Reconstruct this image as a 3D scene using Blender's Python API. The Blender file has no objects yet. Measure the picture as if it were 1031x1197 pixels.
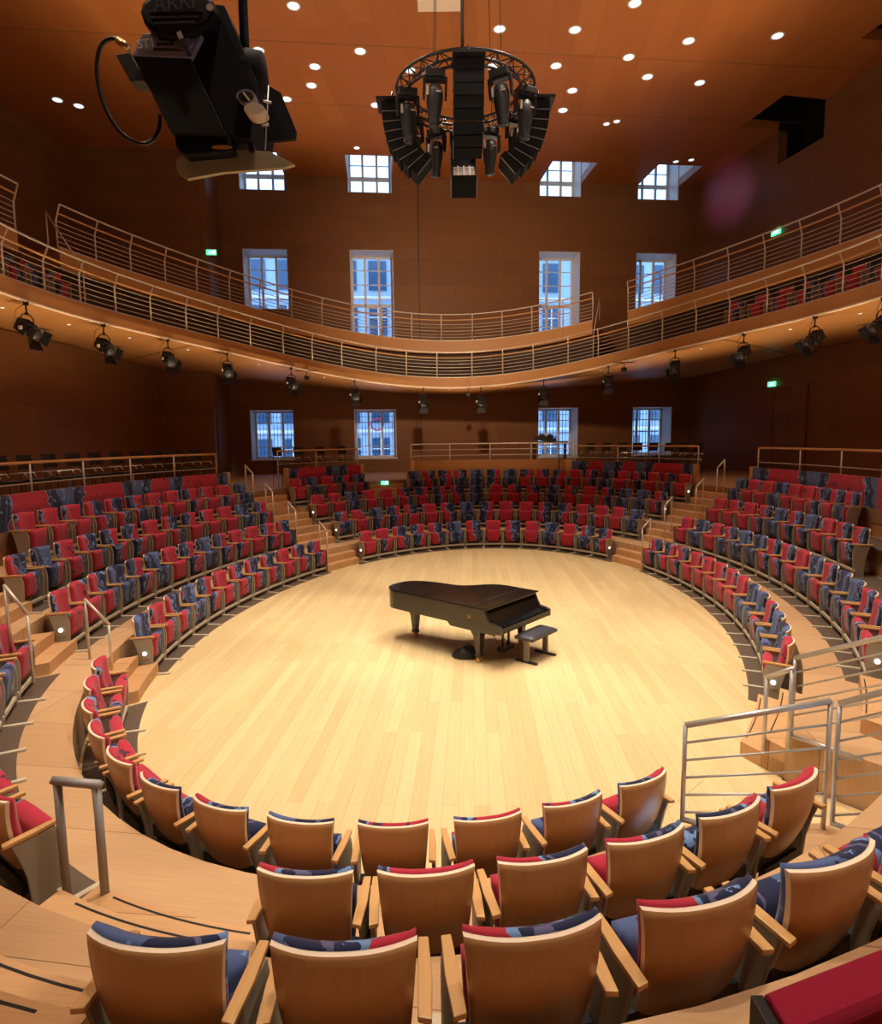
import bpy, bmesh, math, random
from mathutils import Vector, Matrix
random.seed(7)
scene = bpy.context.scene
COL = scene.collection
PI = math.pi
# ------------------------------------------------------------------ camera model
F, CX, CY, YH, ROLL, H = 735.0, 515.5, 598.5, 513.0, 0.0117, 3.8
TILT = math.atan((CY - YH) / F)
def ray(x, y):
    u = x - CX; v = CY - y
    c, s = math.cos(ROLL), math.sin(ROLL)
    u, v = c * u + s * v, -s * u + c * v
    u /= F; v /= F
    return Vector((u, math.cos(TILT) + v * math.sin(TILT), -math.sin(TILT) + v * math.cos(TILT)))
def on_z(x, y, z):
    d = ray(x, y); k = (z - H) / d.z
    return Vector((d.x * k, d.y * k, z))
def at(x, y, Y):
    d = ray(x, y); k = Y / d.y
    return Vector((d.x * k, Y, H + d.z * k))
cam_d = bpy.data.cameras.new('camera'); cam = bpy.data.objects.new('camera', cam_d); COL.objects.link(cam)
cam_d.sensor_fit = 'HORIZONTAL'; cam_d.sensor_width = 36.0
cam_d.lens = F / 1031.0 * 36.0
cam_d.clip_start = 0.02; cam_d.clip_end = 400
R0 = Matrix.Rotation(PI / 2 - TILT, 3, 'X') @ Matrix.Rotation(-ROLL, 3, 'Z')
cam.matrix_world = Matrix.Translation((0, 0, H)) @ R0.to_4x4()
scene.camera = cam

# ------------------------------------------------------------------ materials
def new_mat(name):
    m = bpy.data.materials.new(name); m.use_nodes = True
    nt = m.node_tree; nt.nodes.clear()
    out = nt.nodes.new('ShaderNodeOutputMaterial'); b = nt.nodes.new('ShaderNodeBsdfPrincipled')
    nt.links.new(b.outputs[0], out.inputs[0])
    return m, nt, b
def N(nt, t, **kw):
    n = nt.nodes.new(t)
    for k, v in kw.items(): setattr(n, k, v)
    return n
def plain(name, col, rough=0.5, metal=0.0, var=0.06, scale=12, coat=0.0, spec=0.5):
    m, nt, b = new_mat(name)
    tc = N(nt, 'ShaderNodeTexCoord'); no = N(nt, 'ShaderNodeTexNoise'); no.inputs['Scale'].default_value = scale
    nt.links.new(tc.outputs['Object'], no.inputs['Vector'])
    mr = N(nt, 'ShaderNodeMapRange'); mr.inputs['To Min'].default_value = 1 - var; mr.inputs['To Max'].default_value = 1 + var
    nt.links.new(no.outputs['Fac'], mr.inputs['Value'])
    mx = N(nt, 'ShaderNodeVectorMath', operation='SCALE'); mx.inputs[0].default_value = col
    nt.links.new(mr.outputs[0], mx.inputs['Scale'])
    nt.links.new(mx.outputs[0], b.inputs['Base Color'])
    b.inputs['Roughness'].default_value = rough; b.inputs['Metallic'].default_value = metal
    b.inputs['Coat Weight'].default_value = coat; b.inputs['Specular IOR Level'].default_value = spec
    return m
def emit(name, col, s):
    m, nt, b = new_mat(name)
    b.inputs['Base Color'].default_value = (*col, 1); b.inputs['Emission Color'].default_value = (*col, 1)
    b.inputs['Emission Strength'].default_value = s
    return m
def wood(name, c1, c2, plank=(2.4, 0.12), angle=0.0, axes='XY', rough=0.4, joint=0.003, grain=1.0, jdark=0.45, spec=0.5, var=1.0):
    """Planks of length plank[0] and width plank[1]; axes picks the plane; grain runs along the plank."""
    m, nt, b = new_mat(name)
    tc = N(nt, 'ShaderNodeTexCoord'); sep = N(nt, 'ShaderNodeSeparateXYZ'); nt.links.new(tc.outputs['Object'], sep.inputs[0])
    comb = N(nt, 'ShaderNodeCombineXYZ')
    if axes == 'WALL':
        geo = N(nt, 'ShaderNodeMath', operation='ADD')
        nt.links.new(sep.outputs['X'], geo.inputs[0]); nt.links.new(sep.outputs['Y'], geo.inputs[1])
        nt.links.new(geo.outputs[0], comb.inputs['X']); nt.links.new(sep.outputs['Z'], comb.inputs['Y'])
    else:
        nt.links.new(sep.outputs[axes[0]], comb.inputs['X']); nt.links.new(sep.outputs[axes[1]], comb.inputs['Y'])
    mp = N(nt, 'ShaderNodeMapping'); mp.inputs['Rotation'].default_value = (0, 0, angle)
    nt.links.new(comb.outputs[0], mp.inputs['Vector'])
    br = N(nt, 'ShaderNodeTexBrick'); br.offset = 0.37; br.offset_frequency = 2
    br.inputs['Scale'].default_value = 1.0; br.inputs['Mortar Size'].default_value = joint
    br.inputs['Mortar Smooth'].default_value = 0.1
    br.inputs['Brick Width'].default_value = plank[0]; br.inputs['Row Height'].default_value = plank[1]
    br.inputs['Color1'].default_value = (0.0, 0.0, 0.0, 1); br.inputs['Color2'].default_value = (1, 1, 1, 1); br.inputs['Mortar'].default_value = (0.5, 0.5, 0.5, 1)
    br.inputs['Bias'].default_value = 0.0
    nt.links.new(mp.outputs[0], br.inputs['Vector'])
    st = N(nt, 'ShaderNodeMapping'); st.inputs['Scale'].default_value = (0.7, 14.0 * grain, 1)
    nt.links.new(mp.outputs[0], st.inputs['Vector'])
    no = N(nt, 'ShaderNodeTexNoise'); no.inputs['Scale'].default_value = 2.2; no.inputs['Detail'].default_value = 5; no.inputs['Roughness'].default_value = 0.6
    nt.links.new(st.outputs[0], no.inputs['Vector'])
    ad = N(nt, 'ShaderNodeMath', operation='MULTIPLY_ADD'); ad.inputs[1].default_value = 0.55 * var
    nt.links.new(br.outputs['Color'], ad.inputs[0])
    m2 = N(nt, 'ShaderNodeMath', operation='MULTIPLY_ADD'); m2.inputs[1].default_value = 0.9; m2.inputs[2].default_value = -0.2
    nt.links.new(no.outputs['Fac'], m2.inputs[0]); nt.links.new(m2.outputs[0], ad.inputs[2])
    mix = N(nt, 'ShaderNodeMix', data_type='RGBA'); mix.inputs['A'].default_value = (*c1, 1); mix.inputs['B'].default_value = (*c2, 1)
    nt.links.new(ad.outputs[0], mix.inputs['Factor'])
    jm = N(nt, 'ShaderNodeMix', data_type='RGBA', blend_type='MULTIPLY'); jm.inputs['B'].default_value = (jdark, jdark * 0.9, jdark * 0.8, 1)
    nt.links.new(br.outputs['Fac'], jm.inputs['Factor']); nt.links.new(mix.outputs['Result'], jm.inputs['A'])
    nt.links.new(jm.outputs['Result'], b.inputs['Base Color'])
    b.inputs['Roughness'].default_value = rough; b.inputs['Specular IOR Level'].default_value = spec
    return m
def fabric(name):
    m, nt, b = new_mat(name)
    tc = N(nt, 'ShaderNodeTexCoord'); oi = N(nt, 'ShaderNodeObjectInfo')
    sc_ = N(nt, 'ShaderNodeSeparateColor'); nt.links.new(oi.outputs['Color'], sc_.inputs[0])
    sp = N(nt, 'ShaderNodeSeparateXYZ'); nt.links.new(tc.outputs['Object'], sp.inputs[0])
    def M(op, a, b_=None, c=None):
        n = N(nt, 'ShaderNodeMath', operation=op)
        for i, v in enumerate((a, b_, c)):
            if v is None: continue
            if isinstance(v, (int, float)): n.inputs[i].default_value = v
            else: nt.links.new(v, n.inputs[i])
        return n.outputs[0]
    sign = M('MULTIPLY_ADD', sc_.outputs[0], 2.0, -1.0)
    x = M('MULTIPLY', sp.outputs['X'], sign)
    off = N(nt, 'ShaderNodeVectorMath', operation='ADD'); nt.links.new(tc.outputs['Object'], off.inputs[0])
    cb = N(nt, 'ShaderNodeCombineXYZ'); s9 = M('MULTIPLY', sc_.outputs[2], 37.0); nt.links.new(s9, cb.inputs['Z']); nt.links.new(s9, cb.inputs['X'])
    nt.links.new(cb.outputs[0], off.inputs[1])
    n1 = N(nt, 'ShaderNodeTexNoise'); n1.inputs['Scale'].default_value = 5.5; n1.inputs['Detail'].default_value = 2.5
    nt.links.new(off.outputs[0], n1.inputs['Vector'])
    n2 = N(nt, 'ShaderNodeTexNoise'); n2.inputs['Scale'].default_value = 9.0; n2.inputs['Detail'].default_value = 4.0
    nt.links.new(off.outputs[0], n2.inputs['Vector'])
    a = M('MULTIPLY_ADD', x, 1.5, sc_.outputs[1])
    tilt = M('MULTIPLY_ADD', sp.outputs['Z'], 0.25, -0.15)
    v = M('ADD', M('ADD', a, tilt), M('MULTIPLY_ADD', n1.outputs['Fac'], 0.55, -0.28))
    cr = N(nt, 'ShaderNodeValToRGB'); cr.color_ramp.interpolation = 'CONSTANT'
    RED = (0.47, 0.030, 0.058, 1); NAVY = (0.022, 0.028, 0.075, 1); LB = (0.17, 0.30, 0.58, 1); PU = (0.13, 0.12, 0.25, 1)
    e = cr.color_ramp.elements; e[0].position = 0; e[0].color = RED; e[1].position = 0.46; e[1].color = LB
    for p, c in ((0.51, NAVY), (0.60, PU), (0.655, NAVY), (0.93, (0.09, 0.13, 0.30, 1))):
        q = e.new(p); q.color = c
    nt.links.new(v, cr.inputs[0])
    # blotches of the other colour
    gt = M('GREATER_THAN', n2.outputs['Fac'], 0.635)
    inred = M('LESS_THAN', v, 0.46)
    blot = N(nt, 'ShaderNodeMix', data_type='RGBA'); blot.inputs['A'].default_value = LB; blot.inputs['B'].default_value = (0.07, 0.03, 0.07, 1)
    nt.links.new(inred, blot.inputs['Factor'])
    mx = N(nt, 'ShaderNodeMix', data_type='RGBA'); nt.links.new(cr.outputs[0], mx.inputs['A']); nt.links.new(blot.outputs['Result'], mx.inputs['B'])
    nt.links.new(gt, mx.inputs['Factor'])
    nt.links.new(mx.outputs['Result'], b.inputs['Base Color'])
    b.inputs['Roughness'].default_value = 0.85; b.inputs['Specular IOR Level'].default_value = 0.2
    b.inputs['Sheen Weight'].default_value = 0.15
    return m
MT = {}
MT['stage'] = wood('maple_stage_boards', (0.60, 0.43, 0.20), (0.79, 0.63, 0.35), (2.6, 0.165), PI / 2 + 0.05, rough=0.42, joint=0.002, jdark=0.7, spec=0.35, var=0.85)
MT['terrace'] = wood('oak_terrace_boards', (0.44, 0.25, 0.12), (0.62, 0.395, 0.215), (3.0, 0.9), 0.15, rough=0.5, joint=0.004, grain=2.2, spec=0.3)
MT['step'] = wood('oak_step_boards', (0.50, 0.26, 0.115), (0.68, 0.41, 0.20), (3.0, 0.6), 0.1, rough=0.45, grain=2.0, spec=0.3)
MT['wall'] = wood('brown_veneer_wall', (0.165, 0.068, 0.026), (0.29, 0.130, 0.052), (3.6, 0.62), 0, 'WALL', rough=0.5, joint=0.005, grain=3.0, jdark=0.65, spec=0.3, var=0.5)
MT['ceil'] = wood('orange_veneer_ceiling', (0.33, 0.100, 0.024), (0.52, 0.185, 0.048), (3.7, 0.75), PI / 2 + 0.0966, rough=0.5, joint=0.004, grain=2.0, jdark=0.6, spec=0.3, var=0.5)
MT['panel'] = wood('honey_veneer_panel', (0.42, 0.19, 0.062), (0.58, 0.29, 0.105), (3.0, 1.4), 0, 'WALL', rough=0.45, joint=0.003, grain=2.0, spec=0.3, var=0.5)
MT['shell'] = wood('chair_shell_veneer', (0.45, 0.225, 0.085), (0.58, 0.32, 0.13), (5, 3), PI / 2, 'XZ', rough=0.35, joint=0.0, grain=1.0, spec=0.5, var=0.2)
MT['edge'] = plain('pale_ply_edge', (0.86, 0.70, 0.54), 0.5)
MT['arm'] = wood('beech_armrest', (0.60, 0.33, 0.12), (0.74, 0.45, 0.19), (5, 3), PI / 2, rough=0.35, joint=0.0, spec=0.5, var=0.2)
MT['greige'] = plain('greige_side_panel', (0.36, 0.33, 0.255), 0.5)
MT['pale'] = plain('pale_beam', (0.58, 0.50, 0.37), 0.5)
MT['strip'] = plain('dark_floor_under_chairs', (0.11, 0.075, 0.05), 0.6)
MT['black'] = plain('matt_black', (0.012, 0.012, 0.013), 0.5)
MT['flatblack'] = plain('flat_black', (0.009, 0.009, 0.010), 0.8, spec=0.2)
MT['covblack'] = plain('satin_black_cover', (0.010, 0.010, 0.012), 0.42, spec=0.35)
MT['houseblack'] = plain('charcoal_mesh', (0.030, 0.029, 0.026), 0.85, scale=90, var=0.3, spec=0.1)
MT['blackm'] = plain('black_metal', (0.02, 0.02, 0.026), 0.35, 0.3)
MT['grille'] = plain('speaker_grille', (0.008, 0.008, 0.009), 0.85, scale=60, var=0.3, spec=0.15)
MT['silver'] = plain('satin_steel', (0.62, 0.60, 0.57), 0.38, 0.55)
MT['benchsteel'] = plain('matt_grey_steel', (0.34, 0.32, 0.31), 0.55, 0.2)
MT['railm'] = plain('champagne_rail', (0.66, 0.58, 0.48), 0.4, 0.4)
MT['railwood'] = plain('wood_handrail', (0.62, 0.33, 0.13), 0.4)
MT['piano'] = plain('piano_lacquer', (0.006, 0.006, 0.006), 0.16, coat=0.25, spec=0.3)
MT['pianor'] = plain('satin_piano_rim', (0.026, 0.021, 0.018), 0.28, coat=0.4)
MT['brass'] = plain('brass', (0.75, 0.5, 0.2), 0.3, 0.9)
MT['gold'] = plain('gold_lettering', (0.62, 0.38, 0.10), 0.4, 0.6)
MT['dimgold'] = plain('faint_lettering', (0.16, 0.12, 0.06), 0.5, 0.2)
MT['ivory'] = plain('ivory_keys', (0.8, 0.78, 0.7), 0.3)
MT['leather'] = plain('grey_leather', (0.045, 0.045, 0.065), 0.4)
MT['benchm'] = plain('bench_grey_metal', (0.24, 0.22, 0.20), 0.4, 0.4)
MT['white'] = plain('white_paint', (0.78, 0.76, 0.74), 0.5)
MT['cream'] = plain('cream_reflector', (0.42, 0.36, 0.20), 0.5)
MT['creamd'] = plain('cream_dial', (0.72, 0.60, 0.42), 0.5)
MT['lilac'] = plain('ribbed_grey_metal', (0.30, 0.28, 0.33), 0.5, 0.1)
MT['cable'] = plain('cable_black', (0.02, 0.017, 0.015), 0.4)
MT['lampw'] = emit('cool_lamp_disc', (0.72, 0.88, 1.0), 1.7)
MT['lamps'] = emit('warm_lamp_disc', (1.0, 0.86, 0.66), 2.2)
MT['aisle'] = emit('aisle_lamp', (1.0, 0.93, 0.86), 1.6)
MT['exitg'] = emit('exit_green', (0.10, 0.75, 0.38), 1.6)
MT['exitw'] = emit('exit_white', (0.85, 1.0, 0.95), 1.8)
MT['red'] = plain('red_sign', (0.6, 0.02, 0.05), 0.5)
MT['fabric'] = fabric('patterned_seat_fabric')
MT['facade'] = plain('plaster_facade', (0.42, 0.54, 0.70), 0.8, scale=2)
MT['facwin'] = plain('facade_window_glass', (0.05, 0.10, 0.18), 0.15)
def glass():
    m = bpy.data.materials.new('window_glass'); m.use_nodes = True; nt = m.node_tree; nt.nodes.clear()
    out = N(nt, 'ShaderNodeOutputMaterial'); tr = N(nt, 'ShaderNodeBsdfTransparent'); gl = N(nt, 'ShaderNodeBsdfGlossy')
    gl.inputs['Roughness'].default_value = 0.02; tr.inputs[0].default_value = (0.93, 0.96, 1, 1)
    mx = N(nt, 'ShaderNodeMixShader'); fr = N(nt, 'ShaderNodeFresnel'); fr.inputs[0].default_value = 1.3
    nt.links.new(fr.outputs[0], mx.inputs[0]); nt.links.new(tr.outputs[0], mx.inputs[1]); nt.links.new(gl.outputs[0], mx.inputs[2]); nt.links.new(mx.outputs[0], out.inputs[0])
    return m
MT['glass'] = glass()
MT['voiddark'] = plain('dark_void_shade', (0.045, 0.026, 0.018), 0.7)  # dark tone standing in for shade below the upper tier
MT['redfab'] = plain('plain_red_upholstery', (0.34, 0.015, 0.045), 0.85, scale=120, var=0.15, spec=0.2)
MT['carpet'] = plain('gallery_floor', (0.34, 0.19, 0.09), 0.6)

# ------------------------------------------------------------------ mesh helpers
class MB:
    def __init__(s): s.v = []; s.f = []; s.m = []; s.mi = 0; s.sm = []
    def add(s, vs, fs, smooth=False):
        o = len(s.v); s.v += [tuple(p) for p in vs]; s.f += [tuple(i + o for i in f) for f in fs]
        s.m += [s.mi] * len(fs); s.sm += [smooth] * len(fs); return s
    def box(s, c, d, M=None):
        x, y, z = [k / 2 for k in d]
        vs = [Vector((sx * x, sy * y, sz * z)) for sz in (-1, 1) for sy in (-1, 1) for sx in (-1, 1)]
        if M is not None: vs = [M @ p for p in vs]
        c = Vector(c); vs = [p + c for p in vs]
        return s.add(vs, [(0, 2, 3, 1), (4, 5, 7, 6), (0, 1, 5, 4), (2, 6, 7, 3), (0, 4, 6, 2), (1, 3, 7, 5)])
    def prism(s, poly, z0, z1):
        n = len(poly)
        a = sum(poly[i][0] * poly[(i + 1) % n][1] - poly[(i + 1) % n][0] * poly[i][1] for i in range(n))
        if a < 0: poly = list(reversed(poly))
        vs = [(p[0], p[1], z0) for p in poly] + [(p[0], p[1], z1) for p in poly]
        fs = [tuple(reversed(range(n))), tuple(range(n, 2 * n))] + [(i, (i + 1) % n, n + (i + 1) % n, n + i) for i in range(n)]
        return s.add(vs, fs)
    def extr(s, pts, d):
        """closed 3D outline extruded along vector d"""
        n = len(pts); d = Vector(d); pts = [Vector(p) for p in pts]
        vs = pts + [p + d for p in pts]
        return s.add(vs, [tuple(reversed(range(n))), tuple(range(n, 2 * n))] + [(i, (i + 1) % n, n + (i + 1) % n, n + i) for i in range(n)])
    def tube(s, pts, r, n=8, closed=False, radii=None):
        pts = [Vector(p) for p in pts]; k = len(pts); rings = []
        up = None
        for i, p in enumerate(pts):
            if closed: t = pts[(i + 1) % k] - pts[i - 1]
            elif i == 0: t = pts[1] - p
            elif i == k - 1: t = p - pts[i - 1]
            else: t = (pts[i + 1] - p).normalized() + (p - pts[i - 1]).normalized()
            if t.length < 1e-9: t = Vector((0, 0, 1))
            t.normalize()
            if up is None or abs(up.dot(t)) > 0.95: up = Vector((0, 0, 1)) if abs(t.z) < 0.9 else Vector((0, 1, 0))
            a = t.cross(up).normalized(); b = a.cross(t).normalized()
            rr = radii[i] if radii else r
            rings.append([p + a * rr * math.cos(2 * PI * j / n) + b * rr * math.sin(2 * PI * j / n) for j in range(n)])
        vs = [q for ring in rings for q in ring]; fs = []
        for i in range(k if closed else k - 1):
            o = i * n; o2 = ((i + 1) % k) * n
            fs += [(o + j, o + (j + 1) % n, o2 + (j + 1) % n, o2 + j) for j in range(n)]
        if not closed: fs += [tuple(reversed(range(n))), tuple(range((k - 1) * n, k * n))]
        return s.add(vs, fs, True)
    def lathe(s, prof, c=(0, 0, 0), n=16, M=None):
        vs = []; c = Vector(c)
        for r, z in prof:
            for j in range(n):
                p = Vector((r * math.cos(2 * PI * j / n), r * math.sin(2 * PI * j / n), z))
                vs.append((M @ p if M is not None else p) + c)
        k = len(prof); fs = [(i * n + j, i * n + (j + 1) % n, (i + 1) * n + (j + 1) % n, (i + 1) * n + j) for i in range(k - 1) for j in range(n)]
        fs += [tuple(reversed(range(n))), tuple(range((k - 1) * n, k * n))]
        return s.add(vs, fs, True)
    def grid(s, P, nu, nv, closed_u=False, smooth=True):
        o = [P(i / nu, j / nv) for j in range(nv + 1) for i in range(nu + 1)]
        fs = [(j * (nu + 1) + i, j * (nu + 1) + i + 1, (j + 1) * (nu + 1) + i + 1, (j + 1) * (nu + 1) + i) for j in range(nv) for i in range(nu)]
        return s.add(o, fs, smooth)
    def mesh(s, name, mats):
        me = bpy.data.meshes.new(name); me.from_pydata(s.v, [], s.f)
        for m in (mats if isinstance(mats, (list, tuple)) else [mats]): me.materials.append(MT[m])
        me.polygons.foreach_set('material_index', s.m); me.polygons.foreach_set('use_smooth', s.sm)
        me.update()
        return me
    def build(s, name, mats, parent=None, bevel=0.0, smooth_angle=None):
        me = s.mesh(name, mats)
        bm = bmesh.new(); bm.from_mesh(me); bmesh.ops.remove_doubles(bm, verts=bm.verts, dist=1e-6)
        if bevel > 0:
            ed = [e for e in bm.edges if len(e.link_faces) == 2 and e.calc_face_angle(0) > 0.6]
            bmesh.ops.bevel(bm, geom=ed, offset=bevel, segments=2, affect='EDGES', profile=0.6)
        bmesh.ops.recalc_face_normals(bm, faces=bm.faces)
        bm.to_mesh(me); bm.free()
        o = bpy.data.objects.new(name, me); COL.objects.link(o)
        if parent is not None: o.parent = parent
        return o
def tag(o, label=None, cat=None, group=None, kind=None):
    if label: o['label'] = label
    if cat: o['category'] = cat
    if group: o['group'] = group
    if kind: o['kind'] = kind
    return o
def empty(name, loc=(0, 0, 0), rz=0.0):
    o = bpy.data.objects.new(name, None); COL.objects.link(o); o.location = loc; o.rotation_euler = (0, 0, rz); o.empty_display_size = 0.1
    return o
def copy_tree(o, parent=None):
    c = o.copy(); COL.objects.link(c); c.parent = parent
    for ch in o.children: copy_tree(ch, c)
    return c
def struct(o, label=None):
    o['kind'] = 'structure'
    if label: o['label'] = label
    return o
def text_mesh(name, body, size, mat, parent, M, extrude=0.002):
    cu = bpy.data.curves.new(name, 'FONT'); cu.body = body; cu.size = size; cu.extrude = extrude
    cu.align_x = 'CENTER'; cu.align_y = 'CENTER'
    cu.materials.append(MT[mat])
    tmp = bpy.data.objects.new(name, cu); COL.objects.link(tmp)
    me = bpy.data.meshes.new_from_object(tmp.evaluated_get(bpy.context.evaluated_depsgraph_get()))
    bpy.data.objects.remove(tmp)
    o = bpy.data.objects.new(name, me); COL.objects.link(o); o.matrix_local = M
    if parent is not None: o.parent = parent
    return o
ORD = 'first second third fourth fifth sixth seventh eighth ninth tenth eleventh twelfth thirteenth fourteenth fifteenth sixteenth seventeenth eighteenth nineteenth twentieth twenty-first twenty-second twenty-third twenty-fourth twenty-fifth twenty-sixth twenty-seventh twenty-eighth twenty-ninth thirtieth thirty-first thirty-second thirty-third thirty-fourth thirty-fifth thirty-sixth'.split()

# ------------------------------------------------------------------ plan of the oval
PHI = math.radians(11.2)
AX = Vector((math.sin(PHI), math.cos(PHI))); BX = Vector((math.cos(PHI), -math.sin(PHI)))
C0 = Vector((0.65, 13.4))
ELL = {1: (0.615, 13.289, 8.983, 5.71), 2: (0.643, 13.373, 10.329, 6.881), 3: (0.701, 13.506, 11.518, 7.769), 4: (0.734, 13.558, 12.592, 8.356)}
ZL = {0: 0.0, 1: 0.0, 2: 0.53, 3: 1.06, 4: 1.62, 5: 2.2}
def Rrow(i, th):
    """distance from C0 to the chair-back line of row i in direction th"""
    cx, cy, a, b = ELL[i]; d = Vector((math.cos(th), math.sin(th))); o = C0 - Vector((cx, cy))
    dx, dy = d.dot(BX) / b, d.dot(AX) / a; ox, oy = o.dot(BX) / b, o.dot(AX) / a
    A = dx * dx + dy * dy; B = 2 * (dx * ox + dy * oy); Cc = ox * ox + oy * oy - 1
    return (-B + math.sqrt(B * B - 4 * A * Cc)) / (2 * A)
def R(i, th):
    if i <= 4: return Rrow(i, th)
    return Rrow(4, th) + 1.1 * (i - 4)
def P2(r, th): return C0 + Vector((math.cos(th), math.sin(th))) * r
def normal_in(i, th):
    e = 1e-3; t = P2(R(i, th + e), th + e) - P2(R(i, th - e), th - e); t.normalize()
    n = Vector((-t.y, t.x))
    if n.dot(C0 - P2(R(i, th), th)) < 0: n = -n
    return n
# passage (vomitory) edges
PA, PB, PD = Vector((3.46, 6.93)), Vector((3.20, 4.98)), Vector((0.634, -0.773))
def th_on_line(P, r):
    o = P - C0; b = o.dot(PD); c = o.dot(o) - r * r
    s = -b + math.sqrt(max(b * b - c, 0)); q = o + PD * s
    return math.atan2(q.y, q.x)
# ------------------------------------------------------------------ room outline
UX = Vector((0.9953, 0.0966)); VY = Vector((-0.0966, 0.9953))       # along / into the window wall
WA = Vector((12.78, 32.74)); WB = Vector((-10.1, 30.52))
WC = WB - VY * 2.3; WD = WC - UX * 5.6
WRd = Vector((0.193, -0.981)); WE = WA + WRd * 38
WLd = Vector((-0.085, -0.996)); WF = WD + WLd * 33
ROOM = [WA, WB, WC, WD, WF, WE]
ZC = 16.05
def ray_room(th, poly):
    d = Vector((math.cos(th), math.sin(th))); best = 60
    for i in range(len(poly)):
        a = poly[i]; b = poly[(i + 1) % len(poly)]; e = b - a
        den = d.x * e.y - d.y * e.x
        if abs(den) < 1e-9: continue
        w = a - C0
        t = (w.x * e.y - w.y * e.x) / den; s = (w.x * d.y - w.y * d.x) / den
        if t > 0 and -1e-6 <= s <= 1 + 1e-6: best = min(best, t)
    return best

def ring(mb, rin, rout, zt, zb, t0, t1, n, tin=None, tout=None):
    """solid ring sector; rin/rout(th) radii, zt/zb(th) heights; tin/tout override end angles at the inner/outer edge"""
    ti = tin or (t0, t1); to = tout or (t0, t1); rows = []
    for k in range(n + 1):
        f = k / n; a = ti[0] + (ti[1] - ti[0]) * f; b = to[0] + (to[1] - to[0]) * f
        pi_ = P2(rin(a), a); po = P2(rout(b), b)
        rows.append(((pi_.x, pi_.y, zt(a)), (po.x, po.y, zt(b)), (po.x, po.y, zb(b)), (pi_.x, pi_.y, zb(a))))
    vs = [p for r_ in rows for p in r_]; fs = []
    for k in range(n):
        o = 4 * k
        for j in range(4): fs.append((o + j, o + (j + 1) % 4, o + 4 + (j + 1) % 4, o + 4 + j))
    fs += [(3, 2, 1, 0), (4 * n, 4 * n + 1, 4 * n + 2, 4 * n + 3)]
    mb.add(vs, fs)
    return mb
const = lambda c: (lambda th: c)
D = math.radians
# stage
mb = MB(); mb.prism([tuple(P2(R(1, D(a)) - 0.62, D(a))) for a in range(0, 360, 3)], -0.25, 0.0)
struct(mb.build('floor', 'stage'))['label'] = 'pale maple board stage floor inside the oval of chairs'
mb = MB(); ring(mb, lambda t: R(1, t) - 0.62, lambda t: R(1, t) + 0.10, const(-0.005), const(-0.25), 0, 2 * PI, 120)
struct(mb.build('trim_1', 'stage'))
# passage floor
mb = MB(); a = PA - PD * 0.6; b = PB - PD * 0.9
mb.prism([tuple(a), tuple(a + PD * 16), tuple(b + PD * 16), tuple(b)], -0.25, -0.002)
struct(mb.build('floor_passage', 'stage'))
for i in (2, 3, 4):
    mb = MB(); off = 0.12
    def ri(t, i=i):
        r = R(i - 1, t) + off
        if i == 2 and -84 < (math.degrees(t) + 180) % 360 - 180 < -68: r = max(r, (C0.y - 4.98) / -math.sin(t))
        return r
    ro = lambda t, i=i: R(i, t) + off + 0.0
    thA_i = th_on_line(PA, R(i - 1, D(-67)) + off); thA_o = th_on_line(PA, R(i, D(-66)) + off)
    thB_i = th_on_line(PB, R(i - 1, D(-74)) + off); thB_o = th_on_line(PB, R(i, D(-73)) + off)
    if i == 2: thB_i = th_on_line(PB, ri(D(-73.5)))
    ring(mb, ri, ro, const(ZL[i]), const(-0.25), 0, 0, 150, (thA_i, thB_i + 2 * PI), (thA_o, thB_o + 2 * PI))
    struct(mb.build('floor_terrace', 'terrace'))
# gallery floor
mb = MB()
ring(mb, lambda t: R(4, t) + 0.12, lambda t: ray_room(t, ROOM) - 0.01, const(ZL[5]), const(ZL[5] - 0.3), 0, 0, 180, (D(-62), D(285)), (D(-62), D(285)))
struct(mb.build('floor_gallery', 'carpet'))
mb = MB()
ring(mb, lambda t: R(4, t) + 0.13, lambda t: R(4, t) + 0.16, const(ZL[5]), const(0.9), 0, 0, 150, (D(-62), D(285)), (D(-62), D(285)))
struct(mb.build('trim_2', 'panel'))
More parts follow.
